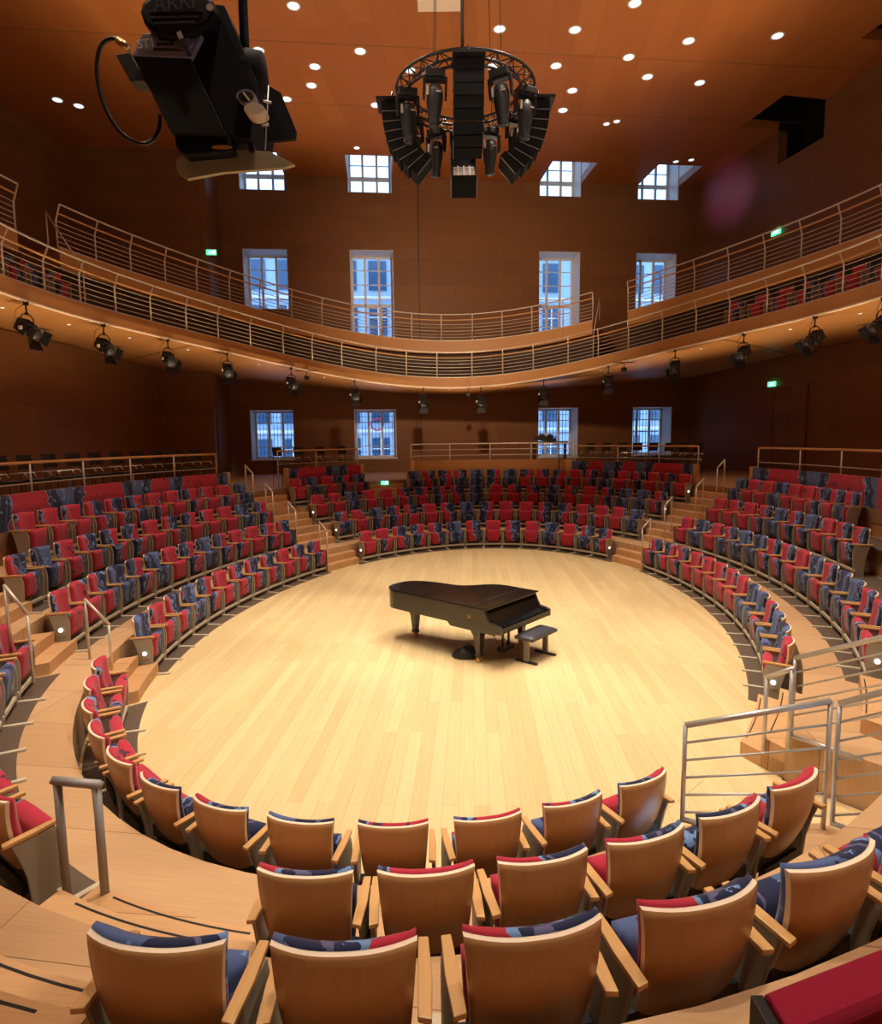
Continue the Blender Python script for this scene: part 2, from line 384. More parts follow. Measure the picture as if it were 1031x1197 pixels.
# ------------------------------------------------------------------ auditorium chair
def chair_proto():
    root = empty('auditorium_chair')
    def shell(u, v, o=0.0):   # u,v 0..1 ; o offset along +y
        U = 2 * u - 1; w = 0.212 + 0.060 * v ** 0.7
        z = 0.27 + 0.635 * v - 0.012 * (U * U) * (v ** 6)
        y = 0.175 * (1 - v) ** 1.7 + 0.078 * abs(U) ** 2.3 * (0.35 + 0.65 * v) - 0.012 * math.sin(PI * v) + o
        return (U * w, y, z)
    nu, nv = 12, 12
    mb = MB()
    mb.grid(lambda u, v: shell(u, v, 0.0), nu, nv)
    mb.mi = 0; mb.grid(lambda u, v: shell(1 - u, v, 0.026), nu, nv)
    mb.mi = 1
    mb.grid(lambda u, v: shell(u, 1, 0.026 * v), nu, 1, smooth=False)
    mb.grid(lambda u, v: shell(1 - u, 0, 0.026 * v), nu, 1, smooth=False)
    mb.grid(lambda u, v: shell(0, u, 0.026 * v), nv, 1, smooth=False)
    mb.grid(lambda u, v: shell(1, 1 - u, 0.026 * v), nv, 1, smooth=False)
    mb.build('back_shell', ['shell', 'edge'], root)
    def cush(u, v, front):
        U = 2 * u - 1; V = 2 * v - 1
        vv = 0.24 + 0.775 * v
        x, y, z = shell(u, min(vv, 1.0), 0.024)
        x *= 0.985
        if vv > 1: z += (vv - 1) * 0.635
        pu = max(0.0, (1 - abs(U) ** 8)) * max(0.0, (1 - abs(V) ** 8))
        t = (0.028 + 0.062 * pu ** 0.5) if front else 0.0
        return (x, y + t, z)
    mb = MB()
    mb.grid(lambda u, v: cush(1 - u, v, True), 14, 14); mb.grid(lambda u, v: cush(u, v, False), 14, 14)
    for f in (lambda u, v: tuple(a + (b - a) * v for a, b in zip(cush(u, 1, False), cush(u, 1, True))),
              lambda u, v: tuple(a + (b - a) * v for a, b in zip(cush(1 - u, 0, False), cush(1 - u, 0, True)))):
        mb.grid(f, 14, 1)
    for f in (lambda u, v: tuple(a + (b - a) * v for a, b in zip(cush(0, u, False), cush(0, u, True))),
              lambda u, v: tuple(a + (b - a) * v for a, b in zip(cush(1, 1 - u, False), cush(1, 1 - u, True)))):
        mb.grid(f, 14, 1)
    mb.build('back_cushion', 'fabric', root)
    # folded seat, a rounded block standing on edge
    def seat(u, v, w_):
        U = 2 * u - 1; V = 2 * v - 1
        fu = 1 - abs(U) ** 10; fv = 1 - abs(V) ** 10
        pu = max(0.0, fu) * max(0.0, fv)
        z = 0.205 + 0.405 * v; hw = 0.222 + 0.012 * v - 0.03 * max(0, -V) ** 4
        yc = 0.285 + 0.05 * v
        th = 0.030 + 0.038 * pu ** 0.5
        return (U * hw, yc + w_ * th, z)
    mb = MB(); mb.grid(lambda u, v: seat(1 - u, v, 1), 12, 12); mb.grid(lambda u, v: seat(u, v, -1), 12, 12)
    for uu in (0, 1): mb.grid(lambda a, b, uu=uu: seat(uu, a, 2 * b - 1), 12, 2)
    for v_ in (0, 1): mb.grid(lambda a, b, v_=v_: seat(a, v_, 2 * b - 1), 12, 2)
    mb.build('seat_cushion', 'fabric', root)
    for s in (-1, 1):
        mb = MB(); mb.extr([(s * 0.270, 0.03, 0.600), (s * 0.322, 0.02, 0.600), (s * 0.326, 0.20, 0.606), (s * 0.312, 0.395, 0.612), (s * 0.268, 0.395, 0.612), (s * 0.268, 0.2, 0.606)], (0, 0, 0.026))
        mb.build('armrest', 'arm', root, bevel=0.005)
    for s in (-1, 1):
        mb = MB(); x0 = s * 0.305 - 0.014
        prof = [(0.07, 0.60), (0.35, 0.60), (0.372, 0.52), (0.378, 0.42), (0.37, 0.28), (0.355, 0.12), (0.35, 0.0), (0.16, 0.0), (0.165, 0.15), (0.15, 0.32), (0.11, 0.48)]
        mb.extr([(x0, y, z) for y, z in prof], (0.028, 0, 0)); mb.build('side_panel', 'greige', root, bevel=0.004)
    mb = MB(); mb.box((0, 0.21, 0.30), (0.56, 0.09, 0.11)); mb.box((0, 0.17, 0.20), (0.40, 0.05, 0.12)); mb.build('seat_bracket', 'black', root)
    mb = MB(); mb.box((0, 0.335, 0.115), (0.70, 0.035, 0.05)); mb.build('base_rail', 'pale', root, bevel=0.004)
    mb = MB(); mb.box((0.345, 0.36, 0.012), (0.05, 0.56, 0.026)); mb.build('foot_bar', 'pale', root)
    return root
CH = chair_proto()
first_used = [False]; LAMPS = []
WORDS = {'R': 'mostly red', 'N': 'mostly navy', 'X': 'red and navy', 'Y': 'navy and red'}
def place_chair(p, z, n, code, label, group, flip, lamp=0):
    o = CH if not first_used[0] else copy_tree(CH)
    first_used[0] = True
    o.location = (p.x, p.y, z); o.rotation_euler = (0, 0, math.atan2(n.y, n.x) - PI / 2)
    o['label'] = label; o['category'] = 'chair'; o['group'] = group
    sh = {'R': 0.10, 'N': 0.86, 'X': 0.50, 'Y': 0.50}[code] + random.uniform(-0.05, 0.05)
    sgn = 1.0 if (code == 'Y') else 0.0
    if code in 'RN': sgn = float(random.random() < 0.5)
    if not flip: sgn = 1 - sgn          # pattern is read from the front in the photo
    seed = random.random()
    for ch in o.children:
        if ch.name.startswith('seat_cushion') and random.random() < 0.3: ch.color = (1 - sgn, min(0.9, max(0.1, sh + random.choice((-0.3, 0.3)))), seed, 1)
        else: ch.color = (sgn, sh, seed, 1)
    if lamp: LAMPS.append((o, lamp))
    return o
def add_lamps():
    for o, lamp in LAMPS:
        mb = MB(); mb.box((lamp * 0.325, 0.26, 0.33), (0.012, 0.13, 0.15)); l = mb.build('side_plate', 'greige', o, bevel=0.004)
        mb = MB(); M = Matrix.Rotation(PI / 2, 3, 'Y'); mb.lathe([(0.0, 0), (0.034, 0.0), (0.034, 0.02), (0.0, 0.03)], (lamp * 0.33, 0.25, 0.36), 12, Matrix.Rotation(lamp * PI / 2, 3, 'Y'))
        mb.build('aisle_lamp', 'aisle', l)
ROWN = {1: 'front row', 2: 'second row', 3: 'third row', 4: 'fourth row'}
def place_block(i, a0, a1, codes, name, frm, group, near=False, rev=False, lamps=(0, 0), dr=0.0):
    """even spacing by arc length from angle a0 to a1 (degrees)"""
    n = len(codes); a0, a1 = D(a0), D(a1); K = 200; L = [0.0]; pts = [P2(R(i, a0 + (a1 - a0) * k / K), a0 + (a1 - a0) * k / K) for k in range(K + 1)]
    for k in range(K): L.append(L[-1] + (pts[k + 1] - pts[k]).length)
    for q in range(n):
        t = L[-1] * q / max(n - 1, 1); k = max(j for j in range(K + 1) if L[j] <= t + 1e-9); k = min(k, K - 1)
        f = (t - L[k]) / (L[k + 1] - L[k]); th = a0 + (a1 - a0) * (k + f) / K
        o_ = (n - 1 - q) if rev else q
        lamp = lamps[0] if q == 0 else (lamps[1] if q == n - 1 else 0)
        c = codes[q]
        what = WORDS[c]
        lab = f'{what} chair, {ORD[o_]} from the {frm}, {ROWN[i]}, {name}'
        place_chair(P2(R(i, th) + dr, th), ZL[i], normal_in(i, th), c, lab, f'chairs in the {ROWN[i]}, {name}', not near, lamp)
    return a0, a1
# blocks (angles measured around the stage centre)
FS = 'far stairs'
place_block(1, 208.3, 134.4, 'NRXNYRXXXRXY', 'left block', 'near-left steps', '', lamps=(1, 0))
place_block(2, 207.0, 136.8, 'RRXNYNRYNYRRYX', 'left block', 'near-left steps', '', lamps=(1, 0))
place_block(3, 202.0, 138.2, 'XNRXYYRXYRRNY', 'left block', 'left edge', '')
place_block(4, 192.4, 140.2, 'RRRXXYRRYRRN', 'left block', 'left edge', '')
place_block(1, 116.0, 54.0, 'RRXYXNXRXRNRXY', 'far centre block', 'left stairs', '', lamps=(1, -1))
place_block(2, 119.0, 50.1, 'YRNYXRXNYRRXYRRRN', 'far centre block', 'left stairs', '', lamps=(1, 0))
place_block(3, 122.1, 48.0, 'RRNRRXYYXNRXXNXRXNNX', 'far centre block', 'left stairs', '', lamps=(1, -1))
place_block(4, 125.4, 110.3, 'RNRYN', 'short block left of centre', 'left stairs', '')
place_block(4, 98.7, 45.2, 'NXYXNYNYXYRXNRXRXR', 'far centre block', 'left steps', '', lamps=(0, -1))
place_block(1, 36.6, -47.6, 'XYXRRRRRNNXNNR', 'right block', FS, '', lamps=(0, -1))
place_block(2, 35.8, -45.5, 'RNRXNNXXRNXNNXXR', 'right block', FS, '', lamps=(0, -1))
place_block(3, 33.0, -9.0, 'RRRXNXNRXX', 'right block', FS, '')
place_block(4, 31.6, 2.7, 'NRRNRRXXX', 'right block', FS, '')
place_block(1, -134.9, -82.5, 'RRRRRXXNRRXY', 'near block', 'left steps', '', near=True)
place_block(2, -139.5, -112.3, 'RNRYNXR', 'near left block', 'left steps', '', near=True, lamps=(0, 0))
place_block(2, -98.0, -78.9, 'XRXXYR', 'near block', 'near-left stairs', '', near=True)
place_block(3, -98.8, -80.6, 'NYXXNX', 'near block', 'near-left stairs', '', near=True, dr=0.06)
mb = MB(); b0 = Vector((0.74, 1.20, 0)); b1 = Vector((2.9, 1.95, 0)); root = empty('upholstered_bench', b0)
mb.extr([(0, 0, 2.0 - 0.38 + 0.3), (0, 0, 2.50), (0, 0.02, 2.52), (0, 0.11, 2.52), (0, 0.13, 2.50), (0, 0.13, 1.92)], b1 - b0)
mb.build('bench_back', 'redfab', root, bevel=0.01)
mb = MB(); mb.extr([(0, -0.02, 1.62), (0, -0.02, 1.92), (0, 0.14, 1.92), (0, 0.14, 1.62)], b1 - b0); mb.build('bench_base', 'step', root)
mb = MB(); mb.extr([(-0.03, -0.01, 1.62), (-0.03, -0.01, 2.50), (-0.03, 0.13, 2.50), (-0.03, 0.13, 1.62)], (0.03, 0, 0)); mb.build('end_cap', 'black', root, bevel=0.004)
tag(root, 'plain dark red upholstered bench back at the bottom right corner', 'bench')
# dark strips on the floor beneath the rows
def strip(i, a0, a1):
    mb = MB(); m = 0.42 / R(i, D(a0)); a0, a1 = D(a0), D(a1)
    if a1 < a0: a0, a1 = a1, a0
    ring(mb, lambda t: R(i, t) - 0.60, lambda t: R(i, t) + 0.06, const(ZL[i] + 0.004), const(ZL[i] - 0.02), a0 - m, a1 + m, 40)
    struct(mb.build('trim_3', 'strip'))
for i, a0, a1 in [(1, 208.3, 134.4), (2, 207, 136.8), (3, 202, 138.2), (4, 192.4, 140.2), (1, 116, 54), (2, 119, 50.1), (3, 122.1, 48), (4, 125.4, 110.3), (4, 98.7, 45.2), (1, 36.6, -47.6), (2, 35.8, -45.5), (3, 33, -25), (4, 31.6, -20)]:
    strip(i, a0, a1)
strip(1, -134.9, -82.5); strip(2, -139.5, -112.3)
# ------------------------------------------------------------------ stairs in the aisles
def flight(i, a0, a1, n=2, strips=False, label='', r_off=0.12, ztop=None):
    """two blocks lying against the riser between level i and i+1, between angles a0 and a1 (degrees)"""
    a0, a1 = D(min(a0, a1)), D(max(a0, a1)); z0 = ZL[i]; z1 = ztop if ztop else ZL[i + 1]
    root = empty('stair_flight', (0, 0, 0)); struct(root, label)
    for k in range(n):
        zt = z0 + (z1 - z0) * (k + 1) / (n + 1); tread = 0.29
        r1 = r_off; r0 = r_off - tread * (n - k)
        mb = MB(); ring(mb, lambda t: R(i, t) + r0, lambda t: R(i, t) + r1, const(zt), const(z0), a0, a1, 6)
        mb.build('step', 'step', root)
        if strips:
            mb = MB(); ring(mb, lambda t: R(i, t) + r0 + 0.035, lambda t: R(i, t) + r0 + 0.05, const(zt + 0.002), const(zt - 0.005), a0 + 0.02, a1 - 0.02, 8)
            mb.build('anti_slip_strip', 'black', root)
    return root
def handrail(pts, label, mat='railm', r=0.02, n=8):
    """U-shaped rail: pts = base0, top0, top1, base1"""
    b0, t0, t1, b1 = [Vector(p) for p in pts]
    root = empty('handrail', b0); o = b0
    mb = MB(); mb.tube([b0 - o, t0 - o], r, n); mb.build('post', mat, root)
    mb = MB(); mb.tube([b1 - o, t1 - o], r, n); mb.build('post', mat, root)
    mb = MB(); d = (t1 - t0).normalized() * r; mb.tube([t0 - o - d, t1 - o + d], r * 1.1, n); mb.build('top_rail', mat, root)
    tag(root, label, 'handrail', 'handrails beside the aisle stairs')
def pos(r, a, z): p = P2(r, D(a)); return (p.x, p.y, z)
LV = {1: 'lowest', 2: 'second', 3: 'third', 4: 'topmost'}
gap = lambda i: math.degrees(0.37 / R(i, D(125)))
left_aisle = {1: (134.4, 116.0), 2: (136.8, 119.0), 3: (138.2, 122.1), 4: (140.2, 125.4)}
right_aisle = {1: (54.0, 36.6), 2: (50.1, 35.8), 3: (48.0, 33.0), 4: (45.2, 31.6)}
for i in (1, 2, 3, 4):
    a, b = left_aisle[i]; g = gap(i)
    flight(i, a - g, b + g)
    aa = a - g - 0.3
    handrail([pos(R(i, D(aa)) - 0.42, aa, ZL[i] + 0.18), pos(R(i, D(aa)) - 0.42, aa, ZL[i] + 1.2), pos(R(i, D(aa)) - 0.02, aa, ZL[i] + 1.43), pos(R(i, D(aa)) - 0.02, aa, ZL[i] + 0.36)],
             f'slanted steel handrail on the left-hand far stairs, {LV[i]} of four')
    a, b = right_aisle[i]; flight(i, a - g, b + g)
    aa = (a - g) * 0.52 + (b + g) * 0.48 if i > 1 else b + g + 0.6
    aa = b + g + 3.0 if i > 1 else b + g + 0.7
    handrail([pos(R(i, D(aa)) - 0.42, aa, ZL[i] + 0.18), pos(R(i, D(aa)) - 0.42, aa, ZL[i] + 1.2), pos(R(i, D(aa)) - 0.02, aa, ZL[i] + 1.43), pos(R(i, D(aa)) - 0.02, aa, ZL[i] + 0.36)],
             f'slanted steel handrail on the right-hand far stairs, {LV[i]} of four')
# middle-left small stairs up to the gallery
flight(4, 110.3 - 1.8, 98.7 + 1.8, n=3)
# near left aisle from the stage between the left block and the near block
flight(1, 208.3 + 3.6, 225.1 - 3.8)
flight(2, 207 + 2.9, 220.5 - 3.2)
flight(3, 202 + 2.5, 218.0)
# stairs in the near block
flight(2, -108.4, -99.8, strips=True)
flight(3, -111.0, -101.0, strips=True)
flight(4, -112.0, -101.0)
# aisle on the right beside the passage
flight(1, -52.2, math.degrees(th_on_line(PA, 7.4)) + 0.5, strips=True)
flight(2, -49.5, -60.0, strips=True)
# near-left handrails
handrail([on_z(132, 796, 0.18), (*on_z(132, 796, 0.18).xy, 1.08), (*on_z(105, 770, 0.53).xy, 1.45), on_z(105, 770, 0.53)], 'slanted steel handrail beside the low left steps by the stage')
handrail([on_z(39, 797, 0.70), (*on_z(39, 797, 0.70).xy, 1.62), (*on_z(13, 766, 1.06).xy, 1.98), on_z(13, 766, 1.06)], 'slanted steel handrail beside the upper left steps near the frame edge')
b0 = on_z(80, 1065, 0.53); b1 = on_z(124, 1060, 0.60)
handrail([b0, (b0.x, b0.y, 1.50), (b1.x, b1.y, 1.50), b1], 'steel handrail with two posts at the front left, beside the end chair', 'benchsteel', 0.033, 4)

# ------------------------------------------------------------------ fences at the passage
def fence(p0, zb0, zt0, p1, zb1, zt1, nb, label, posts=(True, True), foot=None):
    root = empty('guard_fence', (p0[0], p0[1], zb0)); o = Vector((p0[0], p0[1], zb0))
    p0 = Vector(p0); p1 = Vector(p1)
    q = lambda p, z: Vector((p.x, p.y, z)) - o
    for p, zb, zt, w in ((p0, zb0, zt0, posts[0]), (p1, zb1, zt1, posts[1])):
        if w:
            mb = MB(); mb.tube([q(p, zb), q(p, zt)], 0.020, 8); mb.build('post', 'silver', root)
    mb = MB(); mb.tube([q(p0, zt0), q(p1, zt1)], 0.026, 10); mb.build('top_rail', 'silver', root)
    for k in range(1, nb + 1):
        f = k / (nb + 0.55)
        mb = MB(); mb.tube([q(p0, zt0 + (zb0 - zt0) * f), q(p1, zt1 + (zb0 - zt0) * f * (zt1 - zb1) / (zt0 - zb0))], 0.0105, 6); mb.build('bar', 'silver', root)
    if foot:
        mb = MB(); mb.tube([q(p0, zb0 + 0.02), Vector(foot) - o], 0.024, 8); mb.build('bottom_rail', 'silver', root)
    tag(root, label, 'railing', 'guard fences at the floor passage')
fence((2.03, 5.03), 0.53, 1.39, (3.16, 4.91), 0.53, 1.64, 5, 'steel guard fence nearest the stage, left of the passage gate post', foot=(2.45, 4.80, 0.55))
e2 = Vector((3.26, 4.95)) + PD * 2.0
fence((3.26, 4.95), 0.53, 1.60, tuple(e2), 1.6, 2.9, 6, 'steel guard fence rising along the near side of the passage', foot=(*(Vector((3.26, 4.95)) + PD * 0.55), 0.55))
e3 = Vector((3.78, 6.51)) + PD * 2.0
fence((3.78, 6.51), 0.53, 1.42, tuple(e3), 1.6, 2.5, 5, 'steel guard fence on the far side of the passage', foot=(*(Vector((3.78, 6.51)) + PD * 0.68), 0.55))
h0 = on_z(892, 882, 0.18); h1 = on_z(921, 878, 0.40)
handrail([h0, (h0.x, h0.y, 1.10), (h1.x, h1.y, 1.32), h1], 'steel handrail beside the steps at the end of the right front row', 'silver', 0.024)

# ------------------------------------------------------------------ parapets behind the fourth row
def parapet(a0, a1, mats, z1, name_label, fab=True):
    a0, a1 = D(min(a0, a1)), D(max(a0, a1)); n = max(6, int((a1 - a0) / 0.03))
    root = empty('parapet'); struct(root, name_label)
    mb = MB(); ring(mb, lambda t: R(4, t) + 0.20, lambda t: R(4, t) + 0.32, const(z1), const(ZL[4]), a0, a1, n); mb.build('parapet_wall', 'panel', root)
    if fab:
        k = max(1, round((a1 - a0) * R(4, a0) / 1.25))
        for j in range(k):
            b0 = a0 + (a1 - a0) * j / k; b1 = a0 + (a1 - a0) * (j + 1) / k
            c = P2(R(4, (b0 + b1) / 2) + 0.16, (b0 + b1) / 2); mb = MB()
            ring(mb, lambda t: R(4, t) + 0.13, lambda t: R(4, t) + 0.20, const(z1 + 0.01), const(ZL[4] + 0.3), b0, b1, 4)
            th = (b0 + b1) / 2; nrm = normal_in(4, th); rot = math.atan2(nrm.y, nrm.x) - PI / 2
            Mi = (Matrix.Translation((c.x, c.y, 2.0)) @ Matrix.Rotation(rot, 4, 'Z')).inverted()
            mb.v = [tuple(Mi @ Vector(v)) for v in mb.v]
            o = mb.build('fabric_cushion', 'fabric', root); o.location = (c.x, c.y, 2.0); o.rotation_euler = (0, 0, rot)
            o.color = (float(random.random() < .5), random.choice((0.30, 0.5, 0.62, 0.36)), random.random(), 1)
    for a in (a0, a1):
        mb = MB(); ring(mb, lambda t: R(4, t) + 0.11, lambda t: R(4, t) + 0.36, const(z1 + 0.02), const(ZL[4]), a - 0.006, a + 0.006, 1); mb.build('end_panel', 'arm', root)
parapet(141.5, 236, None, 2.85, 'patterned fabric parapet behind the top row of the left block')
parapet(126.5, 109.0, None, 2.85, 'patterned fabric parapet behind the short block')
parapet(98.5, 69.5, None, 2.92, 'plain honey wood parapet behind the far centre block', fab=False)
parapet(69.0, 44.0, None, 2.85, 'dark patterned parapet right of the wood parapet')
parapet(31.0, -40, None, 2.85, 'patterned fabric parapet behind the top row of the right block')
mb = MB(); p = P2(R(4, D(44.0)) + 0.3, D(44))
def gallery_rail(a0, a1, zt, nb, label, roff=0.55, step=1.5, wood=True):
    a0, a1 = D(min(a0, a1)), D(max(a0, a1)); root = empty('guard_rail', (*P2(R(4, a0) + roff, a0), ZL[5])); o = root.location.copy()
    q = lambda a, z: Vector((*P2(R(4, a) + roff, a), z)) - o
    L = (a1 - a0) * R(4, (a0 + a1) / 2); k = max(2, round(L / step))
    for j in range(k + 1):
        a = a0 + (a1 - a0) * j / k
        mb = MB(); mb.tube([q(a, ZL[5]), q(a, zt)], 0.021, 6); mb.build('post', 'railm', root)
    A = [a0 + (a1 - a0) * j / (4 * k) for j in range(4 * k + 1)]
    mb = MB(); mb.tube([q(a, zt) for a in A], 0.028, 8); mb.build('top_rail', 'railwood' if wood else 'railm', root)
    for b in range(1, nb + 1):
        z = zt - (zt - 2.85) * b / (nb + (0.1 if nb > 1 else 0.35))
        mb = MB(); mb.tube([q(a, z) for a in A], 0.014, 6); mb.build('bar', 'railm', root)
    tag(root, label, 'railing', 'rails along the lower gallery')
gallery_rail(142.5, 215, 3.42, 1, 'long wood-topped rail of the left gallery above the patterned parapet')
gallery_rail(127.5, 109.5, 3.45, 1, 'short wood-topped rail in front of the low window left of centre')
gallery_rail(98.5, 69.0, 3.58, 3, 'four-bar steel rail above the honey wood parapet', wood=False, step=1.75)
gallery_rail(68.5, 44.5, 3.45, 1, 'thin gallery rail right of the four-bar rail')
gallery_rail(31.5, -35, 3.42, 1, 'wood-topped rail of the right gallery')

# ------------------------------------------------------------------ bar stools on the gallery
def stool_proto():
    root = empty('bar_stool')
    mb = MB(); mb.box((0, 0, 0.82), (0.42, 0.40, 0.06)); mb.build('seat', 'black', root, bevel=0.02)
    mb = MB(); mb.grid(lambda u, v: ((2 * u - 1) * 0.2, -0.2 + 0.03 * (2 * u - 1) ** 2 - 0.06 * v, 1.06 + 0.3 * v), 6, 3); mb.grid(lambda u, v: ((1 - 2 * u) * 0.2, -0.225 + 0.03 * (2 * u - 1) ** 2 - 0.06 * v, 1.06 + 0.3 * v), 6, 3)
    mb.build('backrest', 'black', root)
    for s in (-1, 1):
        mb = MB(); mb.tube([(s * 0.21, -0.22, 0), (s * 0.18, -0.18, 0.8), (s * 0.17, -0.22, 1.1)], 0.012, 6); mb.build('leg', 'blackm', root)
        mb = MB(); mb.tube([(s * 0.21, 0.24, 0), (s * 0.18, 0.17, 0.8)], 0.012, 6); mb.build('leg', 'blackm', root)
    for s in (-1, 1):
        mb = MB(); mb.tube([(s * 0.22, -0.2, 0.98), (s * 0.23, 0.14, 1.0), (s * 0.23, 0.2, 0.92)], 0.014, 6); mb.build('armrest', 'silver', root)
    mb = MB(); mb.tube([(-0.2, 0.22, 0.3), (0.2, 0.22, 0.3)], 0.012, 6); mb.build('footrest', 'silver', root)
    return root
ST = stool_proto(); su = [False]
def stools(a0, a1, n, where):
    for k in range(n):
        a = D(a0 + (a1 - a0) * k / max(n - 1, 1)); o = ST if not su[0] else copy_tree(ST); su[0] = True
        p = P2(R(4, a) + 0.98, a); nr = normal_in(4, a); o.location = (p.x, p.y, ZL[5]); o.rotation_euler = (0, 0, math.atan2(nr.y, nr.x) - PI / 2 + random.uniform(-.1, .1))
        tag(o, f'black bar stool, {ORD[k]} from the left {where}', 'stool', f'bar stools {where}')
stools(197, 144, 13, 'behind the left gallery rail')
stools(125.5, 111.5, 4, 'behind the short rail by the window')
stools(66.5, 46.5, 8, 'behind the thin right gallery rail')

# ------------------------------------------------------------------ walls and windows
def W(s, d, z):
    """point on the window wall: s metres from its left corner, d metres behind its face"""
    p = WB + UX * s + VY * d
    return (p.x, p.y, z)
LEN = (WA - WB).length; DEP = 1.4; FT = 0.25
def s_of(X): return (Vector((X, 31.5 + 0.097 * X)) - WB).dot(UX)
cols = [(s_of(-9.15), s_of(-7.10)), (s_of(-4.20), s_of(-2.15)), (s_of(4.95), s_of(7.0)), (s_of(9.85), s_of(11.92))]
holes = [[(2.88, 5.28), (10.0, 12.75), (15.37, ZC + 0.001)], [(2.88, 5.28), (8.73, 12.78), (15.37, ZC + 0.001)], [(2.80, 5.30), (8.75, 12.85), (15.42, ZC + 0.001)], [(2.85, 5.30), (10.05, 12.85), (15.38, ZC + 0.001)]]
def wall_quad(mb, s0, s1, z0, z1, d0=0.0, d1=DEP):
    mb.extr([W(s0, d0, z0), W(s1, d0, z0), W(s1, d0, z1), W(s0, d0, z1)], (VY.x * (d1 - d0), VY.y * (d1 - d0), 0))
mb = MB(); prev = -0.6
for (s0, s1), hs in zip(cols, holes):
    wall_quad(mb, prev, s0, 0, ZC + 3)
    z = 0
    for a, b in hs:
        wall_quad(mb, s0, s1, z, a); z = b
    prev = s1
wall_quad(mb, prev, LEN + 0.6, 0, ZC + 3)
struct(mb.build('wall_back', 'wall'))
# painted white linings in the openings
wn = 0
for ci, ((s0, s1), hs) in enumerate(zip(cols, holes)):
    for hi, (z0, z1) in enumerate(hs):
        wn += 1; zt = z1 if hi < 2 else ZC + 2.3
        root = empty(f'window_{wn}', W((s0 + s1) / 2, 1.0, z0)); struct(root); o = root.location.copy()
        T = 0.025
        def lq(mb, pts, dv): mb.extr([Vector(p) - o for p in pts], dv)
        mb = MB()
        lq(mb, [W(s0, 0.02, z0), W(s0, DEP, z0), W(s0, DEP, zt), W(s0, 0.02, zt)], (UX.x * T, UX.y * T, 0))
        lq(mb, [W(s1 - T, 0.02, z0), W(s1 - T, DEP, z0), W(s1 - T, DEP, zt), W(s1 - T, 0.02, zt)], (UX.x * T, UX.y * T, 0))
        lq(mb, [W(s0, 0.02, z0), W(s1, 0.02, z0), W(s1, DEP, z0), W(s0, DEP, z0)], (0, 0, T))
        if hi < 2: lq(mb, [W(s0, 0.02, z1 - T), W(s1, 0.02, z1 - T), W(s1, DEP, z1 - T), W(s0, DEP, z1 - T)], (0, 0, T))
        mb.build('window_lining', 'white', root)
        dd = 1.12; w = s1 - s0
        def bar(mb, sa, sb, za, zb, d0=dd, t=0.06):
            mb.extr([Vector(p) - o for p in (W(sa, d0, za), W(sb, d0, za), W(sb, d0, zb), W(sa, d0, zb))], (VY.x * t, VY.y * t, 0))
        mb = MB(); fr = 0.09
        bar(mb, s0 + T, s0 + T + fr, z0 + T, zt - T, dd, .09); bar(mb, s1 - T - fr, s1 - T, z0 + T, zt - T, dd, .09)
        bar(mb, s0 + T, s1 - T, z0 + T, z0 + T + fr, dd, .09); bar(mb, s0 + T, s1 - T, zt - T - fr, zt - T, dd, .09)
        mb.build('window_frame', 'white', root)
        for k in (1, 2):
            mb = MB(); sc = s0 + w * k / 3; bar(mb, sc - 0.055, sc + 0.055, z0 + T, zt - T, dd - 0.01, .1); mb.build('mullion', 'white', root)
        mb = MB(); hh = zt - z0
        if hi == 0: zs = [z0 + hh * k / 4 for k in (1, 2, 3)]
        elif hi == 1: zs = [z0 + hh * k / max(3, round(hh / 0.68)) for k in range(1, max(3, round(hh / 0.68)))]
        else: zs = [z0 + 0.25, z0 + 0.95, z0 + 1.65]
        for zz in zs: bar(mb, s0 + T, s1 - T, zz - 0.02, zz + 0.02, dd + 0.02, .05)
        mb.build('glazing_bars', 'white', root)
        if hi == 1 and hh > 3.5:
            mb = MB(); bar(mb, s0 + T, s1 - T, z0 + hh * 0.40, z0 + hh * 0.40 + 0.14, dd - 0.01, .1); mb.build('transom', 'white', root)
        if hi == 2:
            mb = MB(); bar(mb, s0 + T, s1 - T, z0 + 0.98, z0 + 1.12, dd - 0.01, .1); mb.build('transom', 'white', root)
        mb = MB(); bar(mb, s0 + 0.1, s1 - 0.1, z0 + 0.1, zt - 0.1, dd + 0.045, .006); mb.build('pane', 'glass', root)
        if hi == 0:
            mb = MB()
            for k in range(1, 12): bar(mb, s0 + w * k / 12 - 0.012, s0 + w * k / 12 + 0.012, z0, zt, DEP + 0.15, .024)
            for zz in (z0 + 0.3, z0 + 1.2, zt - 0.3): bar(mb, s0, s1, zz - 0.012, zz + 0.012, DEP + 0.15, .024)
            mb.build('outer_bars', 'blackm', root)
            mb = MB(); bar(mb, s0 - 0.05, s1 + 0.05, z0 - 0.04, z0, -0.06, 0.12); mb.build('window_sill', 'white', root)
def slab_wall(name, a, b, z0, z1, t, out, mat='wall', holes_=()):
    d = (b - a); L = d.length; d = d / L; nrm = out
    mb = MB()
    def q(s0, s1, za, zb):
        p0 = a + d * s0; p1 = a + d * s1
        mb.extr([(p0.x, p0.y, za), (p1.x, p1.y, za), (p1.x, p1.y, zb), (p0.x, p0.y, zb)], (nrm.x * t, nrm.y * t, 0))
    prev = 0
    for s0, s1, za, zb in holes_:
        q(prev, s0, z0, z1); q(s0, s1, z0, za)
        if zb < z1: q(s0, s1, zb, z1)
        prev = s1
    q(prev, L, z0, z1)
    return struct(mb.build(name, mat))
